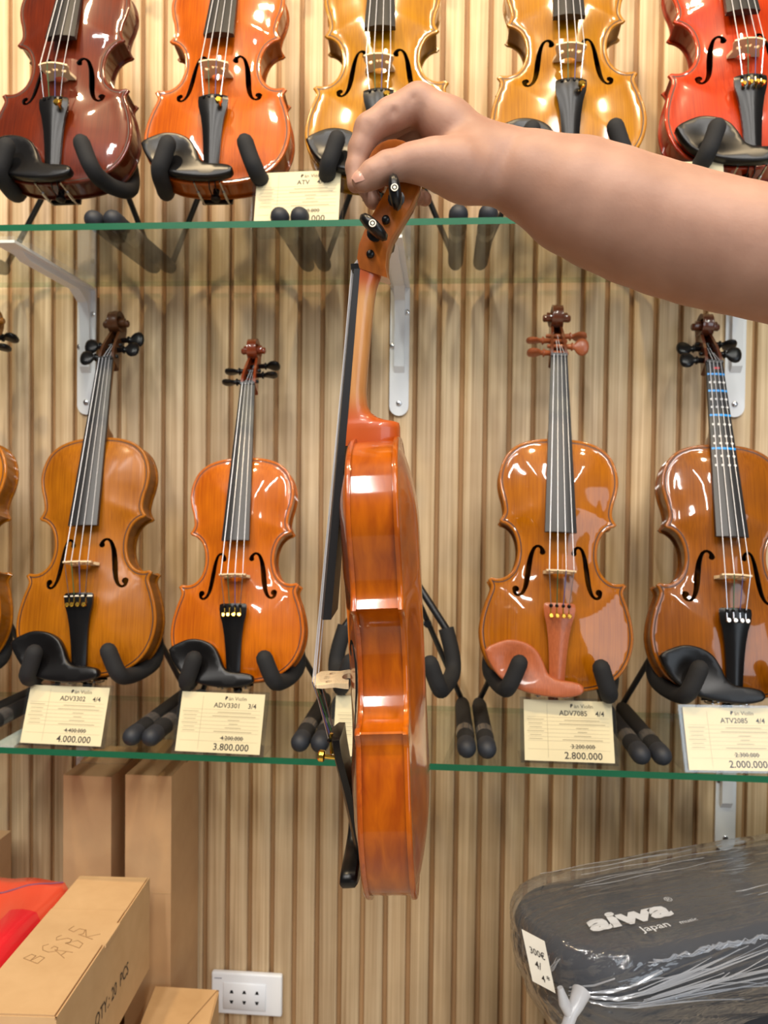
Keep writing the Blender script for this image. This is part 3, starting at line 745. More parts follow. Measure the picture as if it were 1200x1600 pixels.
put('L2', (368, 1068), (397, 530), SCR, 'smaller glossy orange violin above the 3.800.000 card', SH_L, (f12 + G, f2e - G), 'black folding stand holding the smaller orange violin', size=0.925, pegrot=(85, 95, 85, 80))
put('L3', (867, 1081), (870, 477), SCR, 'honey amber violin with reddish-brown chin rest, tailpiece and pegs', SH_L, (fe3 + G, f34 - G), 'black folding stand holding the violin with reddish-brown fittings', fit='brown', pegrot=(90, 10, 80, 85))
put('L4', (1142, 1092), (1101, 491), SCR, 'brown amber violin with blue tape and white dots on its fingerboard', SH_L, (f34 + G, f45), 'black folding stand holding the violin with the taped fingerboard', tuners='black4', stickers=True, pegrot=(10, 0, 20, 80), chin=True)
zU = SH_U + 0.080
def put_up(key, x, tail_y, ref_px, label, feet, stand_label, **kw):
    return put(key, (x, tail_y), ref_px, FBE, label, SH_U, feet, stand_label, **kw)
def feetU(px, py): return onY(px, py, -0.245)[0]
u01, u12, u23, u3b, u4a, u45 = -0.735, feetU(171, 342), feetU(457, 336), feetU(716, 330), feetU(762, 330), 0.33
LEAN_U = RAD(13)
def put_upper(key, tail_px, top_px, label, feet, stand_label, **kw):
    P0 = onY(*tail_px, YB); P0[2] = kw.pop('z', P0[2])
    # direction in the picture plane from the marks, lean like the lower row
    best = None
    for roll in np.linspace(-8, 8, 161):
        ey = np.array([math.sin(RAD(roll)), math.sin(LEAN_U), math.cos(LEAN_U)]); ey /= np.linalg.norm(ey)
        vm = frame(P0, ey, 0, 0, 1.0); p = np.array(vm)[:3, :3] @ (np.array(FBE) * S) + P0 - CAM
        x = 600 + FPX * (p @ RT) / (p @ FW)
        if best is None or abs(x - top_px[0]) < best[0]: best = (abs(x - top_px[0]), vm, roll, 800 - FPX * (p @ UP) / (p @ FW))
    vm = best[1]
    print('POSEU', key, P0.round(3), 'roll', best[2], 'fb end y', best[3], 'want', top_px[1])
    violin(label, vm, V_[key], group=GRPU, **kw); stand(stand_label, vm, SH_U, *feet)
put_upper('U1', (88, 291), (92, 60), 'dark red-brown violin, leftmost on the upper shelf', (u01, u12 - G), 'black folding stand under the dark red-brown violin', tuners='gold1')
put_upper('U2', (333, 290), (340, 55), 'glossy orange violin on the upper shelf above the small card', (u12 + G, u23 - G), 'black folding stand under the glossy orange upper violin', tuners='gold1')
put_upper('U3', (592, 283), (593, 36), 'golden violin on the upper shelf behind the gripping hand', (u23 + G, u3b), 'black folding stand under the golden violin behind the hand', tuners='gold1')
put_upper('U4', (889, 270), (890, 24), 'golden brown violin on the upper shelf behind the forearm', (u4a, u45 - G), 'black folding stand under the golden brown violin', tuners='gold1')
put_upper('U5', (1172, 266), (1163, 26), 'scarlet violin, rightmost on the upper shelf', (u45 + G, 0.62), 'black folding stand under the scarlet violin', tuners='gold4')
# the empty stand behind the held violin
vmE = frame(onY(612, 1075, YB), np.array([0.0, math.sin(RAD(11)), math.cos(RAD(11))]), 0, 0, 1.0)
stand('empty black folding stand behind the held violin', vmE, SH_L, f2e + G, fe3 - G)

# ------------------------------------------------------------------ price cards
def card(loc, label, model, old, price, yaw=0.0, lean_deg=20, wd=0.116, ht=0.078):
    e = empty('price_card', loc, label, 'price card', 'price cards in acrylic holders'); e.rotation_euler = (0, 0, yaw)
    a = RAD(lean_deg); up = np.array([0, math.sin(a), math.cos(a)]); nn = np.array([0, -math.cos(a), math.sin(a)])
    # bent acrylic sheet: sloping face, short lip in front, foot going back
    prof = [np.array([0, 0.045, 0.001]), np.array([0, 0.0, 0.001]), up * (ht + 0.006)]
    t = 0.0009; m = MB(); W = wd / 2 + 0.005
    m.box((0, 0.0225, 0.0012), (2 * W, 0.045, 0.0018))
    R = np.column_stack([np.array([1, 0, 0]), -nn, up])
    m.box(up * (ht + 0.006) / 2 + nn * 0.0012 + np.array([0, 0, 0.001]), (2 * W, 0.0014, ht + 0.006), 0, R)
    m.box(up * (ht + 0.006) / 2 - nn * 0.0018 + np.array([0, 0, 0.001]), (2 * W, 0.0014, ht + 0.006), 0, R)
    m.build('acrylic_holder', M['acrylic'], e, False)
    o0 = np.array([0, 0, 0.004])
    pc = MB().box(up * ht / 2 + o0, (wd, 0.0008, ht), 0, R).build('paper', M['paper'], e, False)
    def place(V): return [np.array([p[0], 0, 0]) + up * p[1] + nn * 0.00055 + o0 for p in V]
    m = MB()
    def bar(cx, y, w_, h, mi=0): m.add(place([(cx - w_ / 2, y), (cx + w_ / 2, y), (cx + w_ / 2, y + h), (cx - w_ / 2, y + h)]), [(0, 1, 2, 3)], mi)
    X = 0.018
    V, F, w_ = text_geo('Đàn Violin', 0.0072, 0.0); m.add(place([(p[0] - w_ / 2 + X, p[1] + ht - 0.0095) for p in V]), F, 0)
    V, F, w_ = text_geo(model, 0.0092, 0.012); m.add(place([(p[0] - w_ / 2 + X, p[1] + ht - 0.0195) for p in V]), F, 0)
    wo = text_geo(old, 0.0078, 0.012); m.add(place([(p[0] - wo[2] / 2 + X, p[1] + 0.0165) for p in wo[0]]), wo[1], 0); bar(X, 0.0188, wo[2] * 1.08, 0.0006)
    wp = text_geo(price, 0.0125, 0.014); m.add(place([(p[0] - wp[2] / 2 + X, p[1] + 0.0035) for p in wp[0]]), wp[1], 0)
    for k, (a_, b_) in enumerate(((0.046, 0.022), (0.060, 0.018), (0.016, 0.016), (0.012, 0.022), (0.022, 0.015), (0.052, 0.017))):
        y = ht - 0.0262 - k * 0.0050
        bar(X, y, a_, 0.0011, 1); bar(-0.043, y + 0.0005, b_, 0.0009, 1)
    for y in (ht - 0.0225, ht - 0.0276, ht - 0.0326, ht - 0.0376, ht - 0.0426, ht - 0.0476, ht - 0.0526, 0.0145): bar(0, y, wd * 0.92, 0.00035, 1)
    m.add(place([(-0.0275, 0.004), (-0.0270, 0.004), (-0.0270, ht - 0.004), (-0.0275, ht - 0.004)]), [(0, 1, 2, 3)], 1)
    m.build('print', [M['ink'], M['ink_faint']], pc, False)
    return e
ZC = SH_L
def cpos(px, py, z): p = onZ(px, py, z); return (p[0], p[1], z)
card(cpos(94, 1168, ZC), 'cream price card 4.000.000 below the satin amber violin', 'ADV3302    4/4', '4.400.000', '4.000.000', RAD(-2))
card(cpos(339, 1181, ZC), 'cream price card 3.800.000 below the smaller orange violin', 'ADV3301    3/4', '4.200.000', '3.800.000', RAD(-2))
card(cpos(890, 1195, ZC), 'cream price card 2.800.000 below the violin with reddish-brown fittings', 'ADV7085    4/4', '3.200.000', '2.800.000')
card(cpos(1148, 1209, ZC), 'price card 2.000.000 at the right edge below the taped-fingerboard violin', 'ATV2085    4/4', '2.300.000', '2.000.000', RAD(4))
card(cpos(588, 1188, ZC), 'cream price card mostly hidden behind the held violin', '', '', '')
pU = onY(462, 336, -0.262); card((pU[0], pU[1], SH_U), 'cream price card on the upper shelf behind two foam feet', 'ATV    4/4', '.200.000', '.000.000', RAD(-3), 12)
pU = onY(1062, 330, -0.268); card((pU[0], pU[1], SH_U), 'price card on the upper shelf peeking over the forearm', '', '', '', 0, 12)

# ------------------------------------------------------------------ the violin in the hand
Pb, Pt = atD(621, 1354, 0.638), atD(589, 679, 0.612)
eyH = Pt - Pb; eyH /= np.linalg.norm(eyH)
h = np.array([-1.0, -0.01, 0]); ezH = h - (h @ eyH) * eyH; ezH /= np.linalg.norm(ezH); exH = np.cross(eyH, ezH)
P0H = Pb + ezH * 0.015
HM = Matrix([[exH[i], eyH[i], ezH[i], P0H[i]] for i in range(3)] + [[0, 0, 0, 1]])
def faded_neck():
    m = wood('neck_maple', srgb(172, 112, 54), srgb(208, 152, 92), scale=(200, 12, 200), rough=0.4, coat=0.4, blotch=0.5)
    nt = m.node_tree; N = nt.nodes; L = nt.links; b = N['Principled BSDF']; src = b.inputs['Base Color'].links[0].from_socket
    tc = N.new('ShaderNodeTexCoord'); sp = N.new('ShaderNodeSeparateXYZ'); L.new(tc.outputs['Object'], sp.inputs[0])
    cr = N.new('ShaderNodeValToRGB'); cr.color_ramp.interpolation = 'EASE'; mr = N.new('ShaderNodeMapRange'); mr.inputs[1].default_value = 0.36; mr.inputs[2].default_value = 0.49
    L.new(sp.outputs['Y'], mr.inputs[0]); L.new(mr.outputs[0], cr.inputs[0]); el = cr.color_ramp.elements
    el[0].position = 0.06; el[0].color = (0, 0, 0, 1); el[1].position = 0.27; el[1].color = (1, 1, 1, 1)
    for p_, c_ in ((0.78, 1), (0.93, 0)): q = el.new(p_); q.color = (c_, c_, c_, 1)
    mx = N.new('ShaderNodeMix'); mx.data_type = 'RGBA'; mx.inputs[6].default_value = srgb(176, 74, 8); L.new(cr.outputs[0], mx.inputs[0]); L.new(src, mx.inputs[7]); L.new(mx.outputs[2], b.inputs['Base Color'])
    return m
neckL = faded_neck()
violin('orange-brown violin held up edge-on by its scroll in the foreground', HM, V_['H'], tuners='gold1', pips=True, pegrot=(20, 45, 0, 5), necklight=neckL)
def HL(p): return np.array(HM)[:3, :3] @ (np.array(p, float) * S) + P0H

# ------------------------------------------------------------------ hand and forearm
def surface_nets(xs, ys, zs, D):
    """dual surface of D = 0 on a rectilinear grid"""
    nx, ny, nz = D.shape; s = D < 0
    c = np.zeros((nx - 1, ny - 1, nz - 1), np.int8)
    for i in (0, 1):
        for j in (0, 1):
            for k in (0, 1): c += s[i:nx - 1 + i, j:ny - 1 + j, k:nz - 1 + k]
    act = (c > 0) & (c < 8); I = np.argwhere(act); n = len(I)
    idx = -np.ones(act.shape, np.int64); idx[act] = np.arange(n)
    acc = np.zeros((n, 3)); cnt = np.zeros(n)
    cor = [(i, j, k) for i in (0, 1) for j in (0, 1) for k in (0, 1)]
    G = [xs, ys, zs]
    for a in range(8):
        for b in range(a + 1, 8):
            ca, cb = np.array(cor[a]), np.array(cor[b])
            if np.abs(ca - cb).sum() != 1: continue
            A, B = I + ca, I + cb; da, db = D[tuple(A.T)], D[tuple(B.T)]
            k = (da < 0) != (db < 0); t = (da / (da - db + 1e-20))[k]
            pa = np.stack([G[q][A[k, q]] for q in range(3)], 1); pb = np.stack([G[q][B[k, q]] for q in range(3)], 1)
            acc[k] += pa + t[:, None] * (pb - pa); cnt[k] += 1
    V = acc / cnt[:, None]; F = []
    for ax in range(3):
        u, v = (ax + 1) % 3, (ax + 2) % 3
        sl0 = [slice(None)] * 3; sl1 = [slice(None)] * 3; sl0[ax] = slice(0, -1); sl1[ax] = slice(1, None)
        ch = s[tuple(sl0)] != s[tuple(sl1)]; E = np.argwhere(ch)
        E = E[(E[:, u] > 0) & (E[:, v] > 0) & (E[:, u] < D.shape[u] - 1) & (E[:, v] < D.shape[v] - 1)]
        q = []
        for du, dv in ((-1, -1), (0, -1), (0, 0), (-1, 0)):
            J = E.copy(); J[:, u] += du; J[:, v] += dv; q.append(idx[tuple(J.T)])
        Q = np.stack(q, 1); fl_ = s[tuple(E.T)]; Q[~fl_] = Q[~fl_][:, ::-1]; F.append(Q)
    return V, np.concatenate(F)
def cone(P, a, b, ra, rb):
    ba = b - a; h = np.clip(((P - a) @ ba) / (ba @ ba), 0, 1)
    q = P - a - h[..., None] * ba
    return np.sqrt((q * q).sum(-1)) - (ra + (rb - ra) * h)
def smin(a, b, k):
    h = np.maximum(k - np.abs(a - b), 0) / k; return np.minimum(a, b) - h * h * k * 0.25
DA = 0.60
def A_(x, y, d): return atD(x, y, d - 0.002)
r_ = lambda px, d=0.6: px * d / FPX
def chain(P, pts, k):
    D = None
    for (p, ra), (q, rb) in zip(pts[:-1], pts[1:]):
        c = cone(P, p, q, ra, rb); D = c if D is None else smin(D, c, k)
    return D
arm_pts = [(A_(752, 250, .604), r_(50)), (A_(790, 256, .602), r_(54)), (A_(830, 276, .600), r_(68)), (A_(900, 307, .596), r_(87)), (A_(1000, 347, .592), r_(94)), (A_(1100, 377, .586), r_(96)), (A_(1200, 399, .58), r_(95)), (A_(1330, 432, .57), r_(93)), (A_(1480, 470, .56), r_(90)), (A_(1650, 560, .55), r_(98))]
_ap = catmull([np.array([*p, r]) for p, r in arm_pts], 0.030); arm_pts = [(q[:3], q[3]) for q in _ap]
palm = [[(A_(748, 238, .606), r_(43)), (A_(700, 195, .608), r_(38)), (A_(655, 161, .607), r_(29))],
        [(A_(748, 238, .622), r_(42)), (A_(700, 200, .628), r_(36)), (A_(658, 168, .629), r_(28))],
        [(A_(752, 244, .636), r_(40)), (A_(705, 212, .645), r_(34)), (A_(668, 184, .648), r_(27))],
        [(A_(755, 255, .645), r_(38)), (A_(712, 232, .660), r_(32)), (A_(684, 208, .664), r_(25))]]
thenar = [(A_(758, 284, .598), r_(31)), (A_(738, 274, .594), r_(42)), (A_(712, 262, .588), r_(43)), (A_(678, 255, .582), r_(33)), (A_(655, 254, .579), r_(27))]
thumb = [(A_(672, 254, .580), r_(29)), (A_(640, 254, .577), r_(25.5)), (A_(606, 261, .573), r_(22.5)), (A_(584, 272, .572), r_(20.5)), (A_(567, 283, .572), r_(17))]
index = [(A_(652, 160, .606), r_(29)), (A_(610, 180, .604), r_(25.5)), (A_(577, 201, .603), r_(23)), (A_(563, 232, .603), r_(18.5)), (A_(556, 262, .602), r_(16)), (A_(556, 288, .598), r_(14))]
middle = [(A_(656, 168, .628), r_(28)), (A_(618, 188, .632), r_(24)), (A_(588, 212, .634), r_(21)), (A_(574, 256, .630), r_(18)), (A_(572, 290, .620), r_(16)), (A_(583, 314, .612), r_(14))]
ring = [(A_(668, 186, .648), r_(26)), (A_(628, 214, .657), r_(22)), (A_(606, 246, .660), r_(19)), (A_(620, 290, .652), r_(17)), (A_(650, 308, .640), r_(14.5))]
little = [(A_(684, 210, .664), r_(24)), (A_(655, 236, .674), r_(20)), (A_(638, 266, .674), r_(17)), (A_(646, 302, .660), r_(14.5)), (A_(664, 311, .646), r_(12.5))]
allp = [p for ch in [arm_pts, thenar, thumb, index, middle, ring, little] + palm for p, r in ch]
lo = np.min(allp, 0) - 0.055; hi = np.max(allp, 0) + 0.055
xh = A_(800, 250, .6)[0]
xs = np.concatenate([np.arange(A_(520, 250, .6)[0], xh, 0.0014), np.arange(xh, hi[0] + 0.02, 0.005)])
zs_ = np.arange(min(p[2] for p in allp) - 0.06, max(p[2] for p in allp) + 0.045, 0.0016)
ys = np.arange(lo[1] + 0.0, max(p[1] for p in allp) + 0.03, 0.0016)
X_ARM = A_(880, 300, .6)[0]
CREASE = [(A_(636, 212, .586), A_(645, 150, .590), .0022), (A_(612, 200, .589), A_(616, 174, .592), .0014), (A_(586, 214, .589), A_(572, 190, .590), .0010),
          (A_(603, 243, .5595), A_(609, 262, .5585), .0011), (A_(599, 244, .5600), A_(604, 262, .5590), .0009), (A_(553, 240, .591), A_(566, 244, .592), .0009),
          (A_(770, 262, .560), A_(776, 300, .568), .0012), (A_(762, 270, .560), A_(766, 304, .568), .0010)]
def hand_field(P):
    if P[0, 0, 0, 0] > X_ARM: return chain(P, arm_pts, 0.002)          # past the wrist there is only forearm
    pm = None
    for ch in palm:
        c = chain(P, ch, 0.008); pm = c if pm is None else smin(pm, c, 0.012)
    th = smin(chain(P, thenar, 0.008), chain(P, thumb, 0.004), 0.006)
    pm = smin(pm, th, 0.011)
    ar = chain(P, arm_pts, 0.002)
    pm = smin(pm, ar, 0.013)
    fi = None
    for ch in (index, middle, ring, little):
        c = chain(P, ch, 0.0035); fi = c if fi is None else smin(fi, c, 0.0016)
    # fingers melt into the knuckles but stay clear of the thumb; folds and joint creases are pressed in
    d = smin(pm, fi, 0.0035)
    for p, q, r in CREASE: d = -smin(-d, cone(P, p, q, r, r), 0.0035)
    return d
D = np.empty((len(xs), len(ys), len(zs_)), np.float32)
XY = np.stack(np.meshgrid(ys, zs_, indexing='ij'), -1)
B0 = 24
for i in range(0, len(xs), B0):
    xx = xs[i:i + B0]; P = np.empty((len(xx),) + XY.shape[:2] + (3,), np.float32)
    P[..., 0] = xx[:, None, None]; P[..., 1:] = XY[None]
    D[i:i + B0] = hand_field(P)
Vh, Fh = surface_nets(xs, ys, zs_, D)
del D
# a light Laplacian pass takes the grid look away
E_ = np.concatenate([Fh[:, [0, 1]], Fh[:, [1, 2]], Fh[:, [2, 3]], Fh[:, [3, 0]]])
for _ in range(4):
    acc = np.zeros_like(Vh); cn = np.zeros(len(Vh)); np.add.at(acc, E_[:, 0], Vh[E_[:, 1]]); np.add.at(cn, E_[:, 0], 1); np.add.at(acc, E_[:, 1], Vh[E_[:, 0]]); np.add.at(cn, E_[:, 1], 1)
    Vh = Vh * 0.5 + 0.5 * acc / cn[:, None]
me = bpy.data.meshes.new('person'); me.from_pydata(Vh.tolist(), [], Fh.tolist()); me.polygons.foreach_set('use_smooth', [True] * len(me.polygons)); me.update()
person = link('person', me, M['skin']); tag(person, 'bare forearm and hand reaching in from the right, gripping the violin scroll', 'person')
# thumb nail
tip = A_(567, 283, .572); tb = A_(584, 272, .572); ax = (tip - tb) / np.linalg.norm(tip - tb)
out_ = -ray(567, 278) / np.linalg.norm(ray(567, 278)); up_ = np.cross(ax, out_); up_ = up_ if up_[2] > 0 else -up_
nrm_ = out_ * 0.62 + up_ * 0.78; nrm_ -= ax * (nrm_ @ ax); nrm_ /= np.linalg.norm(nrm_); sd_ = np.cross(ax, nrm_)
V = []; F = []; NU, NV = 9, 7; rr = r_(17.4, .572)
for i in range(NU):
    for j in range(NV):
        u = -1 + 2 * i / (NU - 1); v = -1 + 2 * j / (NV - 1)
        an = v * RAD(50) * math.sqrt(max(0.05, 1 - (max(0, u) * 0.75) ** 2 - (max(0, -u) * 0.5) ** 2)); c = tip + ax * (-0.0005 + u * 0.0072)
        rad = rr + 0.0004 - (max(0, u) ** 2) * 0.0026 + (max(0, -u)) * 0.0004
        V.append(c + rad * (math.cos(an) * nrm_ + math.sin(an) * sd_))
for i in range(NU - 1):
    for j in range(NV - 1): F.append((i * NV + j, i * NV + j + 1, (i + 1) * NV + j + 1, (i + 1) * NV + j))
MB().add(V, F).build('thumb_nail', M['nail'], person)

# ------------------------------------------------------------------ cartons and packages, lower left
def carton(name, label, corners, z0, z1, mat, seam=True, lid=0.0, cat='box', group=None):
    """corners: four (x, y) of the plan, counter-clockwise; a shell of card panels: one body, top flaps with a gap"""
    c = np.array(corners, float); ctr = c.mean(0); e = empty(name, (ctr[0], ctr[1], z0), label, cat, group)
    L = c - ctr; h = z1 - z0; m = MB(); t = 0.003
    V = [(p[0], p[1], 0) for p in L] + [(p[0], p[1], h - t) for p in L]
    m.add(V, [(3, 2, 1, 0), (4, 5, 6, 7)] + [(i, (i + 1) % 4, 4 + (i + 1) % 4, 4 + i) for i in range(4)]); me_ = m.mesh('body', False)
    link('body', me_, mat, e)
    return e, L, h
def flap(e, poly, z, t, mat, tilt=None, name='flap'):
    n = len(poly); V = [(p[0], p[1], z + (p[2] if len(p) > 2 else 0)) for p in poly] + [(p[0], p[1], z + t + (p[2] if len(p) > 2 else 0)) for p in poly]
    return MB().add(V, [tuple(range(n - 1, -1, -1)), tuple(range(n, 2 * n))] + [(i, (i + 1) % n, n + (i + 1) % n, n + i) for i in range(n)]).build(name, mat, e, False)
# long carton marked QTY
BR = onY(234, 1371, -0.20); zq = BR[2]; FR = onZ(88, 1590, zq)
dq = (FR - BR)[:2]; dq /= np.linalg.norm(dq); pq = np.array([-dq[1], dq[0]]); pq = pq if pq[0] < 0 else -pq     # to the left
BLq = onZ(130, 1362, zq); WQ = abs((BLq - BR)[:2] @ pq); LQ = np.linalg.norm((FR - BR)[:2])
b2 = BR[:2]; cq = [b2 + dq * LQ, b2, b2 + pq * WQ, b2 + pq * WQ + dq * LQ]
HQ = 0.135
e, L, hh = carton('carton', 'long kraft carton stencilled QTY: 20 PCS', cq, zq - HQ, zq, M['kraft'], group='cardboard cartons')
print('QTY carton', WQ, LQ, zq)
lid = 0.0012
fa, bb, cc, dd_ = L   # front right, back right, back left, front left
mix = lambda p, q, t: p + (q - p) * t
ins = pq * 0.0034; fin = -dq * 0.0034
flap(e, [fa + ins + fin, mix(fa, bb, 0.70) + ins, mix(dd_, cc, 0.70), dd_ + fin], hh - 0.003, 0.0036, M['kraft'], name='lid')
flap(e, [mix(fa, bb, 0.707) + ins, bb + ins, cc, mix(dd_, cc, 0.707)], hh - 0.003, 0.0026, M['kraft'], name='flap')
flap(e, [fa, bb, bb + pq * 0.0016, fa + pq * 0.0016], hh - 0.003, 0.0028, M['kraft'], name='side_lip')
flap(e, [fa, fa - dq * 0.0016, dd_ - dq * 0.0016, dd_], hh - 0.003, 0.0028, M['kraft'], name='front_lip')
flap(e, [mix(fa, bb, 0.44) - pq * 0.0015, mix(fa, bb, 0.60) - pq * 0.0015, mix(fa, bb, 0.60) + pq * 0.004, mix(fa, bb, 0.44) + pq * 0.004], hh - 0.0035, 0.0042, M['kraft'], name='tuck_tab')
# stencil on the right face, pencil note on the lid
V, F, w_ = text_geo('QTY.: 20  PCS', 0.031, 0.004); fr3 = np.array([fa[0], fa[1], 0])
run = np.array([-dq[0], -dq[1], 0]); o_ = fr3 + run * (LQ * 0.34) + np.array([0, 0, hh * 0.36]) + np.array([-pq[0], -pq[1], 0]) * 0.0006
kx = 0.37 * LQ / w_
MB().add([o_ + run * p[0] * kx + np.array([0, 0, 1]) * p[1] * 0.78 for p in V], F).build('stencil', M['ink'], e, False)
GL = {'B': [[(0, 0), (0, 1)], [(0, 1), (.5, .9), (.5, .6), (0, .52), (.6, .4), (.6, .08), (0, 0)]], 'G': [[(.6, .85), (.3, 1), (0, .7), (0, .3), (.3, 0), (.6, .2), (.6, .45), (.35, .45)]],
      'S': [[(.55, .9), (.25, 1), (.02, .8), (.5, .4), (.5, .12), (.2, 0), (0, .12)]], '5': [[(.55, 1), (.1, 1), (.06, .6), (.5, .55), (.55, .2), (.2, 0), (0, .1)]],
      'A': [[(0, 0), (.35, 1), (.65, 0)], [(.12, .35), (.55, .35)]], 'D': [[(.05, 0), (.05, 1), (.6, .6), (.5, .15), (.05, 0)]], 'K': [[(0, 0), (0, 1)], [(.6, 1), (0, .45), (.65, 0)]]}
for s_, off, ln in (('BGS5', 0.30, 0.62), ('ADK', 0.34, 0.36)):
    o_ = np.array([*mix(fa, dd_, ln), hh + 0.0008]) + run * LQ * off; rt_ = np.array([-pq[0], -pq[1], 0]); d1 = run * 0.9 + rt_ * 0.40; d1 /= np.linalg.norm(d1); d2 = np.array([-d1[1], d1[0], 0])
    m = MB()
    for q_, ch in enumerate(s_):
        for st in GL[ch]: m.tube([o_ + d1 * (p[0] * 0.9 + q_) * 0.022 + d2 * p[1] * 0.024 for p in st], 0.0005, 5)
    m.build('pencil_note', M['pencil'], e)
# what it stands on
e2, _, _ = carton('carton', 'plain carton under the long stencilled carton', [p + pq * 0.06 if k_ < 2 else p for k_, p in enumerate(cq)], 0.0, zq - HQ, M['kraft_dark'], group='cardboard cartons')
# tall cartons against the wall
def tall(label, fl_px, fr_px, depth_y, back_y, ztop_px, lean_x=0.0):
    a = onY(*fl_px, depth_y); b = onY(*fr_px, depth_y); z1 = b[2]
    cs = [(a[0], depth_y), (b[0], depth_y), (b[0] , back_y), (a[0], back_y)]
    e, L, h_ = carton('carton', label, cs, 0.0, z1, M['kraft_dark'], group='cardboard cartons')
    w2 = L[1][0] - L[0][0]
    flap(e, [L[0], L[1], (L[1] + L[2]) / 2 , (L[0] + L[3]) / 2], h_ - 0.003, 0.003, M['kraft_dark'])
    yb = (L[0][1] + L[3][1]) / 2
    flap(e, [(L[0][0], yb + 0.002, 0.002), (L[1][0], yb + 0.002, 0.002), (L[2][0], L[2][1], 0.012), (L[3][0], L[3][1], 0.012)], h_ - 0.003, 0.003, M['kraft_dark'])
    MB().box((0, L[0][1] - 0.0004, h_ * 0.80), (w2 * 0.98, 0.0006, 0.0012)).build('crease', M['kraft'], e, False)
    return e
tall('narrow upright carton standing against the wall, left of its neighbour', (99, 1214), (174, 1214), -0.115, -0.006, 0)
tall('upright carton against the wall to the right of the narrow one', (196, 1213), (268, 1213), -0.14, -0.006, 0)
a = onY(-60, 1320, -0.10); b = onY(-4, 1312, -0.10)
carton('carton', 'brown carton corner at the far left edge behind the red package', [(a[0], -0.10), (b[0], -0.10), (b[0], -0.06), (a[0], -0.06)], 0, b[2], M['kraft_dark'], group='cardboard cartons')
# small carton with folded flap below the socket
BRs = onY(342, 1547, -0.152); zs2 = BRs[2]; BLs = onZ(243, 1541, zs2); FRs = onZ(322, 1622, zs2)
w2 = (BLs - BRs)[:2]; d2 = (FRs - BRs)[:2]; d2 = d2 / np.linalg.norm(d2) * 0.22
cs = [BRs[:2] + d2, BRs[:2], BRs[:2] + w2, BRs[:2] + w2 + d2]
e, L, h_ = carton('carton', 'low kraft carton with a slanting flap below the wall socket', cs, 0.0, zs2, M['kraft'], group='cardboard cartons')
flap(e, [L[1], L[2], L[3], mix(L[3], L[0], 0.12), mix(L[1], L[2], 0.03)], h_ - 0.003, 0.003, M['kraft'])
flap(e, [mix(L[1], L[2], 0.02), mix(L[3], L[0], 0.14), L[0]], h_ - 0.003, 0.0018, M['kraft'])
# red plastic-wrapped package
rz = zq + 0.004; q0 = b2 + pq * (WQ + 0.006); LR, WR = 0.37, 0.20
def pillow(cx, sz, n=22):
    V = []; F = []
    for i in range(n + 1):
        for j in range(n + 1):
            u, v = -1 + 2 * i / n, -1 + 2 * j / n
            ed = (1 - abs(u) ** 14) * (1 - abs(v) ** 14)
            zz = sz[2] * (0.72 + 0.28 * max(0, ed) ** 0.3) + 0.0025 * math.sin(5 * u + 2.3 * v) * ed + 0.0022 * math.sin(9 * v - 4 * u) * ed
            V.append((u * sz[0], v * sz[1], zz))
    N2 = (n + 1) ** 2; V += [(p[0], p[1], 0.0) for p in V]
    g = lambda i, j: i * (n + 1) + j
    for i in range(n):
        for j in range(n): F += [(g(i, j), g(i + 1, j), g(i + 1, j + 1), g(i, j + 1)), (N2 + g(i, j), N2 + g(i, j + 1), N2 + g(i + 1, j + 1), N2 + g(i + 1, j))]
    B = [g(i, 0) for i in range(n + 1)] + [g(n, j) for j in range(1, n + 1)] + [g(i, n) for i in range(n - 1, -1, -1)] + [g(0, j) for j in range(n - 1, 0, -1)]
    F += [(B[i], B[(i + 1) % len(B)], N2 + B[(i + 1) % len(B)], N2 + B[i]) for i in range(len(B))]
    return V, F
ctr = q0 + pq * WR / 2 + dq * (LR / 2 + 0.0); ang = math.atan2(dq[1], dq[0])
e = empty('package', (ctr[0], ctr[1], zq - 0.084), 'red and coral plastic-wrapped package beside the long carton', 'package'); e.rotation_euler = (0, 0, ang)
V, F = pillow(0, (LR / 2, WR / 2, 0.088)); V = np.array(V)
m = MB(); m.add(V, F)
for i, f in enumerate(F):
    c_ = V[list(f)].mean(0); edge_y = c_[1] if True else 0
    m.mi[i] = 1 if (c_[0] < -LR * 0.22 or c_[1] * (1 if pq @ np.array([-dq[1], dq[0]]) > 0 else -1) > -WR * 0.28) else 0
m.build('wrapped_block', [M['red'], M['coral']], e, True, 60)
sgn = 1 if pq @ np.array([-dq[1], dq[0]]) > 0 else -1
def ptop(u, v):
    ed = (1 - abs(u) ** 14) * (1 - abs(v) ** 14); return 0.088 * (0.72 + 0.28 * ed ** 0.3) + 0.0025 * math.sin(5 * u + 2.3 * v) * ed + 0.0022 * math.sin(9 * v - 4 * u) * ed + 0.0008
MB().tube([(u * LR / 2, sgn * v * WR / 2, ptop(u, sgn * v)) for u, v in zip(np.linspace(-0.9, -0.45, 12), np.linspace(-0.9, 0.6, 12))], 0.0011, 6).build('printed_line', plain('violet_print', srgb(120, 60, 90), 0.5), e)
cR = [q0 + dq * (LR), q0, q0 + pq * WR, q0 + pq * WR + dq * LR]
carton('carton', 'carton under the red package', cR, 0.0, zq - 0.084, M['kraft_dark'], group='cardboard cartons')

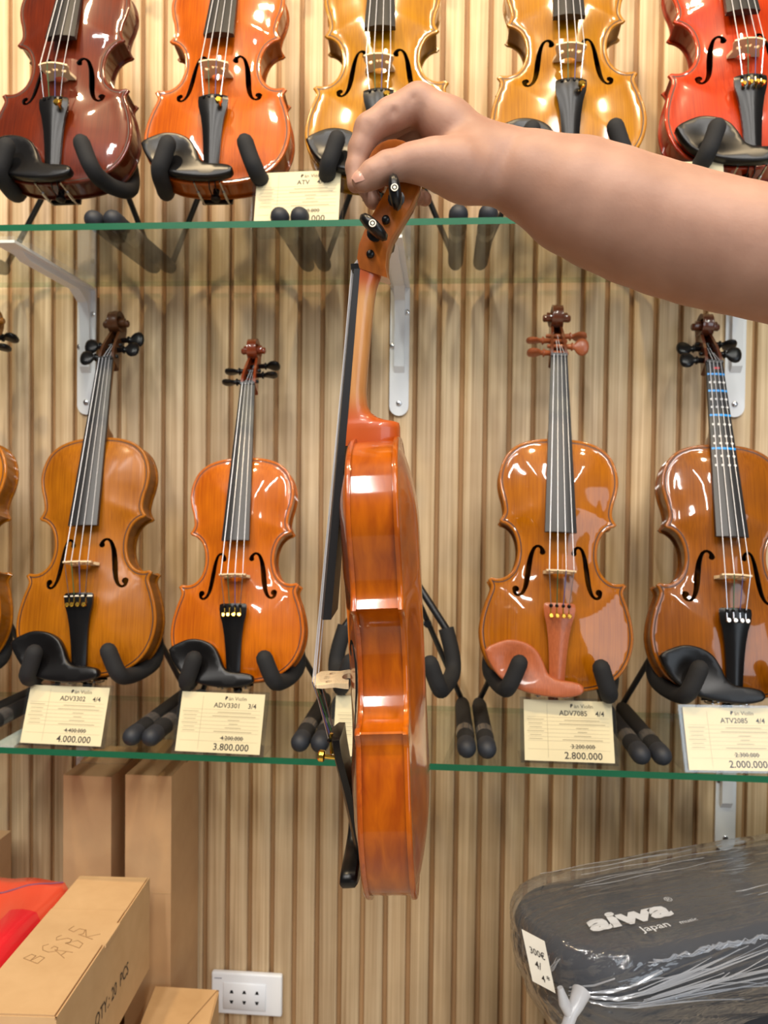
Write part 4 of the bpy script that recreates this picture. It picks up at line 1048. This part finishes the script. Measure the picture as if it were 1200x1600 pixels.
# ------------------------------------------------------------------ wall socket
s0, s1 = onY(333, 1513, 0), onY(442, 1585, 0)
sw, sh_ = s1[0] - s0[0], 0.072; sc = np.array([(s0[0] + s1[0]) / 2, 0, (s0[2] + s1[2]) / 2 + 0.001])
e = empty('wall_socket', (sc[0], 0, sc[2]), 'white triple wall socket on the slatted wall beside the cartons', 'socket')
o = link('cover_plate', round_box_mesh('cover_plate', (sw, 0.011, sh_), 0.0035, 3), M['plastic'], e); o.location = (0, -0.0055, 0)
o = link('socket_module', round_box_mesh('socket_module', (0.074, 0.003, 0.046), 0.001, 1), M['plastic'], e); o.location = (-0.003, -0.0117, -0.003)
for i in range(3):
    for j, sg in ((0, 1), (1, -1)):
        cx, cz = -0.025 + i * 0.022, (0.0045 if j == 0 else -0.0115)
        tri = [(cx - 0.0034, cz - sg * 0.002), (cx + 0.0034, cz - sg * 0.002), (cx + 0.0016, cz + sg * 0.0036), (cx - 0.0016, cz + sg * 0.0036)]
        V = [(p[0], -0.0134, p[1]) for p in tri] + [(p[0], -0.0115, p[1]) for p in tri]
        MB().add(V, [(0, 1, 2, 3), (4, 5, 6, 7)] + [(k, (k + 1) % 4, 4 + (k + 1) % 4, 4 + k) for k in range(4)]).build('pin_hole', M['hole'], e, False)
MB().box((-sw / 2 + 0.012, -0.0112, sh_ / 2 - 0.0095), (0.013, 0.0006, 0.0017)).build('maker_mark', plain('grey_print', srgb(150, 152, 165), 0.6), e, False)

# ------------------------------------------------------------------ wrapped black case, lower right
zc = 0.855
ang = RAD(24); ux = np.array([math.cos(ang), math.sin(ang)]); uy = np.array([-math.sin(ang), math.cos(ang)])
CL, CW, CT = 0.76, 0.186, 0.135
pf = onZ(935, 1503, zc)[:2]                       # a point on the front edge near the rounded end
org = onZ(840, 1440, zc)[:2] - ux * 0.008 + uy * 0.002               # left end, middle of the width
def cw(u, v, z): p = org + ux * u + uy * v; return np.array([p[0], p[1], z])
e = empty('instrument_case', tuple(cw(CL / 2, 0, zc - CT)), 'black fabric instrument case in clear plastic wrap with silver lettering', 'case'); e.rotation_euler = (0, 0, ang)
def case_outline(off=0.0):
    L = []; r = 0.080
    for cx, cy, a0 in ((CL - r, CW / 2 - r, 0), (r, CW / 2 - r, 90), (r, -CW / 2 + r, 180), (CL - r, -CW / 2 + r, 270)):
        for a in np.linspace(a0, a0 + 90, 11): L.append((cx + (r + off) * math.cos(RAD(a)) - CL / 2, cy + (r + off) * math.sin(RAD(a))))
    # denser straight sides
    out = []
    for i in range(len(L)):
        p, q = np.array(L[i]), np.array(L[(i + 1) % len(L)]); n = max(1, int(np.linalg.norm(q - p) / 0.012))
        out += [p + (q - p) * k / n for k in range(n)]
    return np.array(out)
OC = case_outline(); n = len(OC)
def prism(levels, name, mat, top_bulge=0.0, parent=e):
    m = MB(); V = []
    for off, z in levels: V += [(p[0], p[1], z) for p in offset_loop(OC, off)]
    m.add(V, [(r * n + i, r * n + (i + 1) % n, (r + 1) * n + (i + 1) % n, (r + 1) * n + i) for r in range(len(levels) - 1) for i in range(n)])
    inner = offset_loop(OC, levels[-1][0]); P, T = fill(inner, [], 0.016); d_ = dist_loop(P, inner)
    z = levels[-1][1] + top_bulge * np.clip(d_ / 0.09, 0, 1) ** 0.7
    m.add(np.column_stack([P, z]), T)
    P, T = fill(offset_loop(OC, levels[0][0]), [], 0.05); m.add(np.column_stack([P, np.full(len(P), levels[0][1])]), T)
    me_ = m.mesh(name); bm = bmesh.new(); bm.from_mesh(me_); bmesh.ops.remove_doubles(bm, verts=bm.verts, dist=2e-5); bmesh.ops.recalc_face_normals(bm, faces=bm.faces); bm.to_mesh(me_); bm.free()
    me_.polygons.foreach_set('use_smooth', [True] * len(me_.polygons)); me_.set_sharp_from_angle(angle=RAD(50))
    return link(name, me_, mat, parent)
prism([(0.045, 0.0), (0.036, 0.006), (0.022, 0.03), (0.008, CT - 0.066), (0.0, CT - 0.050)], 'lower_shell', M['case'])
prism([(0.0, CT - 0.046), (-0.001, CT - 0.022), (0.004, CT - 0.012), (0.014, CT - 0.007), (0.03, CT - 0.004)], 'lid', M['case'], 0.006)
zp = MB(); V = [(p[0], p[1], CT - 0.0505) for p in offset_loop(OC, -0.002)]
zp.tube(V + [V[0]], 0.0022, 6, caps=False); zp.build('zip', M['tube'], e)
# lettering on the lid
def lid_text(s, size, u0, v0, bold, name, sx=1.0, shear=0.0):
    V, F, w_ = text_geo(s, size, bold)
    MB().add([(u0 - CL / 2 + p[0] * sx + shear * p[1], v0 + p[1], CT + 0.0034) for p in V], F).build(name, M['silver_print'], e, False)
    return w_ * sx
lid_text('aiwa', 0.040, 0.054, -0.044, 0.05, 'lettering', 1.55, 0.25)
lid_text('®', 0.014, 0.178, -0.020, 0.0, 'registered_mark')
lid_text('Japan', 0.0150, 0.108, -0.064, 0.008, 'lettering', 1.25)
lid_text('music', 0.0085, 0.160, -0.064, 0.01, 'lettering', 1.3)
# loose plastic film with pulled creases
knot = np.array([0.025 - CL / 2, -CW / 2 - 0.012, CT - 0.105])
P0_ = onY(888, 1578, cw(0.03, -CW / 2 - 0.01, 0)[1]); kn = P0_ - np.array(e.location)
knot = np.array([kn[:2] @ ux, kn[:2] @ uy, kn[2]])
OW = case_outline(); m = MB(); V = []
lev = [(0.036, CT - 0.138), (0.014, CT - 0.10), (0.000, CT - 0.07), (-0.006, CT - 0.045), (-0.005, CT - 0.014), (-0.001, CT - 0.001), (0.006, CT + 0.004), (0.016, CT + 0.006), (0.03, CT + 0.008)]
fr_ = [(f_, rng.uniform(0, 6.28), rng.uniform(0.5, 1.0)) for f_ in (23, 41, 67, 97, 139, 181)]
def crease(p):
    du, dz = p[0] - knot[0], p[2] - knot[2]; an = math.atan2(dz, du + (p[1] - knot[1]) * 0.25); r = math.hypot(du, dz)
    v_ = sum(a_ * (1 - abs(math.sin(f_ * an * 0.5 + ph + 0.6 * math.sin(r * 12 + f_)))) / f_ for f_, ph, a_ in fr_)
    return v_ * 0.11 * min(1, r / 0.04) * min(1.3, 0.4 + r * 3.5)
OWd = []
for i in range(len(OW)):
    p, q = OW[i], OW[(i + 1) % len(OW)]; k = max(1, int(np.linalg.norm(q - p) / 0.0026)) if (p[1] < 0 or p[0] < -CL / 2 + 0.1) else 1
    OWd += [p + (q - p) * j / k for j in range(k)]
OWd = np.array(OWd); nW = len(OWd); lev2 = []
for (o0, z0), (o1, z1) in zip(lev[:-1], lev[1:]):
    k = max(1, int(abs(z1 - z0) / 0.0024))
    for j in range(k): lev2.append((o0 + (o1 - o0) * j / k, z0 + (z1 - z0) * j / k))
lev2.append(lev[-1])
for off, z in lev2:
    Q = offset_loop(OWd, off); Nn = offset_loop(OWd, off - 1.0) - Q; w_ = 1.0 if z < CT - 0.004 else 0.3
    for p, nn in zip(Q, Nn):
        c_ = crease((p[0], p[1], z)); nn = nn / np.linalg.norm(nn)
        V.append((p[0] + nn[0] * c_ * w_, p[1] + nn[1] * c_ * w_, z + (0.0 if z < CT - 0.004 else c_ * 0.3)))
m.add(V, [(r * nW + i, r * nW + (i + 1) % nW, (r + 1) * nW + (i + 1) % nW, (r + 1) * nW + i) for r in range(len(lev2) - 1) for i in range(nW)])
inner = offset_loop(OWd, lev[-1][0]); P, T = fill(inner[::2], [], 0.011); d_ = dist_loop(P, inner[::2])
m.add(np.column_stack([P, lev[-1][1] + 0.006 * np.clip(d_ / 0.06, 0, 1)]), T)
m.build('plastic_wrap', M['wrap'], e, True, 80)
fm = MB()
for k in range(64):                                  # pulled folds with highlight streaks put in as whitish strands, fanning from the knot
    a_ = RAD(rng.uniform(-6, 52)) if k < 50 else RAD(rng.uniform(60, 128)); ln = rng.uniform(0.12, 0.50) if k < 50 else rng.uniform(0.03, 0.06)
    st_ = rng.uniform(0.012, 0.10) if k < 50 else 0.008; pts = []; wob = rng.uniform(-0.15, 0.15)
    for t_ in np.linspace(0, 1, 9):
        r = st_ + (ln - st_) * t_; u_ = knot[0] + r * math.cos(a_ + wob * t_ * t_); z_ = knot[2] + r * math.sin(a_ + wob * t_ * t_) * 0.9
        if z_ > CT - 0.012 or u_ > CL / 2 - 0.1: break
        off_ = np.interp(z_, [q[1] for q in lev[:6]], [q[0] for q in lev[:6]]); rad_ = 0.080 - off_
        if u_ >= -CL / 2 + 0.080: p_ = (u_, -CW / 2 + off_ - 0.004, z_)
        else:
            c_ = max(-1, min(1, (u_ + CL / 2 - 0.080) / rad_)); p_ = (-CL / 2 + 0.080 + rad_ * c_, -CW / 2 + 0.080 - rad_ * math.sqrt(max(0, 1 - c_ * c_)) - 0.004, z_)
        pts.append(p_)
    if len(pts) > 2: fm.tube(pts, [rng.uniform(0.0004, 0.0014) * (0.35 + 0.65 * math.sin(math.pi * (q + 0.5) / len(pts))) for q in range(len(pts))], 5)
for k in range(7):                                   # crinkled seam along the front edge of the lid
    u0_ = rng.uniform(0.03, 0.10); pts = [(-CL / 2 + u_, -CW / 2 - 0.004 + rng.uniform(-0.002, 0.002), CT - 0.010 + rng.uniform(-0.004, 0.004)) for u_ in np.arange(0.075 + u0_ * 0.3, 0.5, 0.009)]
    fm.tube(pts, [rng.uniform(0.0003, 0.0013) for _ in pts], 5)
for k in range(11):                                  # faint folds lying along the lid
    v0_, u0_ = (rng.uniform(0.022, 0.076), rng.uniform(0.05, 0.16)) if k < 7 else (rng.uniform(-0.07, 0.0), rng.uniform(0.24, 0.30)); sl_ = rng.uniform(-0.04, 0.10); pts = []
    for u_ in np.arange(u0_, u0_ + rng.uniform(0.10, 0.30), 0.012):
        v_ = v0_ + sl_ * (u_ - u0_) + 0.0015 * math.sin(u_ * 60 + k)
        if abs(v_) < 0.08: pts.append((-CL / 2 + u_, v_, CT + 0.0135 - 0.05 * max(0, abs(v_) - 0.05)))
    if len(pts) > 3: fm.tube(pts, [rng.uniform(0.0002, 0.00045) for _ in pts], 4)
fo = fm.build('film_fold_glints', M['wrap_fold_glint'], e); fo['kind'] = 'stuff'
kb = MB()
kb.tube([knot + np.array([0.020, 0.006, 0.012]), knot + np.array([0.008, -0.002, 0.005]), knot + np.array([0.0, -0.006, 0]), knot + np.array([-0.006, -0.008, -0.010]), knot + np.array([-0.010, -0.008, -0.022]), knot + np.array([-0.014, -0.006, -0.04])], [0.010, 0.008, 0.0065, 0.006, 0.010, 0.018], 14)
kb.tube([knot + np.array([-0.012, -0.002, 0.028]), knot + np.array([-0.008, -0.004, 0.012]), knot + np.array([-0.003, -0.006, 0])], [0.003, 0.006, 0.005], 10)
kb.build('wrap_knot', M['wrap_dense'], e)
# handwritten tag
tl, tr_, bl_ = [onY(x, y, cw(0.0, -0.02, 0)[1] - 0.035) for x, y in ((815, 1452), (851, 1471), (832, 1533))]
tg = empty('paper_tag', tuple(tl), 'small white handwritten paper tag taped to the wrapped case', 'tag')
ex_, ey_ = tr_ - tl, bl_ - tl; nz_ = np.cross(ey_, ex_); nz_ /= np.linalg.norm(nz_)
if nz_[1] > 0: nz_ = -nz_
q = [np.zeros(3), ex_, ex_ + ey_, ey_]
MB().add(q + [p - nz_ * 0.0006 for p in q], [(0, 1, 2, 3), (7, 6, 5, 4)] + [(i, (i + 1) % 4, 4 + (i + 1) % 4, 4 + i) for i in range(4)]).build('paper', plain('tag_paper', srgb(232, 224, 208), 0.7), tg, False)
m = MB()
for s_, sz, u0, v0 in (('300€', 0.30, 0.18, 0.40), ('4/', 0.34, 0.30, 0.66), ('4', 0.30, 0.48, 0.88), ('*', 0.34, 0.72, 0.86)):
    V, F, w_ = text_geo(s_, sz, 0.01); m.add([ex_ * (u0 + p[0] * 1.05) + ey_ * (v0 - p[1] * 0.62) + nz_ * 0.0004 for p in V], F)
m.build('handwriting', M['ink'], tg, False)
# crate under the case, below the picture
zb_ = zc - CT; ctr = cw(CL / 2, 0, 0)
cb = empty('storage_box', (ctr[0], ctr[1], 0), 'dark storage box carrying the wrapped case below the picture edge', 'box'); cb.rotation_euler = (0, 0, ang)
MB().box((0, 0, zb_ / 2), (CL * 0.7, CW * 0.44, zb_ - 0.0005)).build('body', M['case'], cb, False)
MB().box((0, 0, zb_ - 0.014), (CL * 0.72, CW * 0.47, 0.02)).build('lid', M['case'], cb, False)
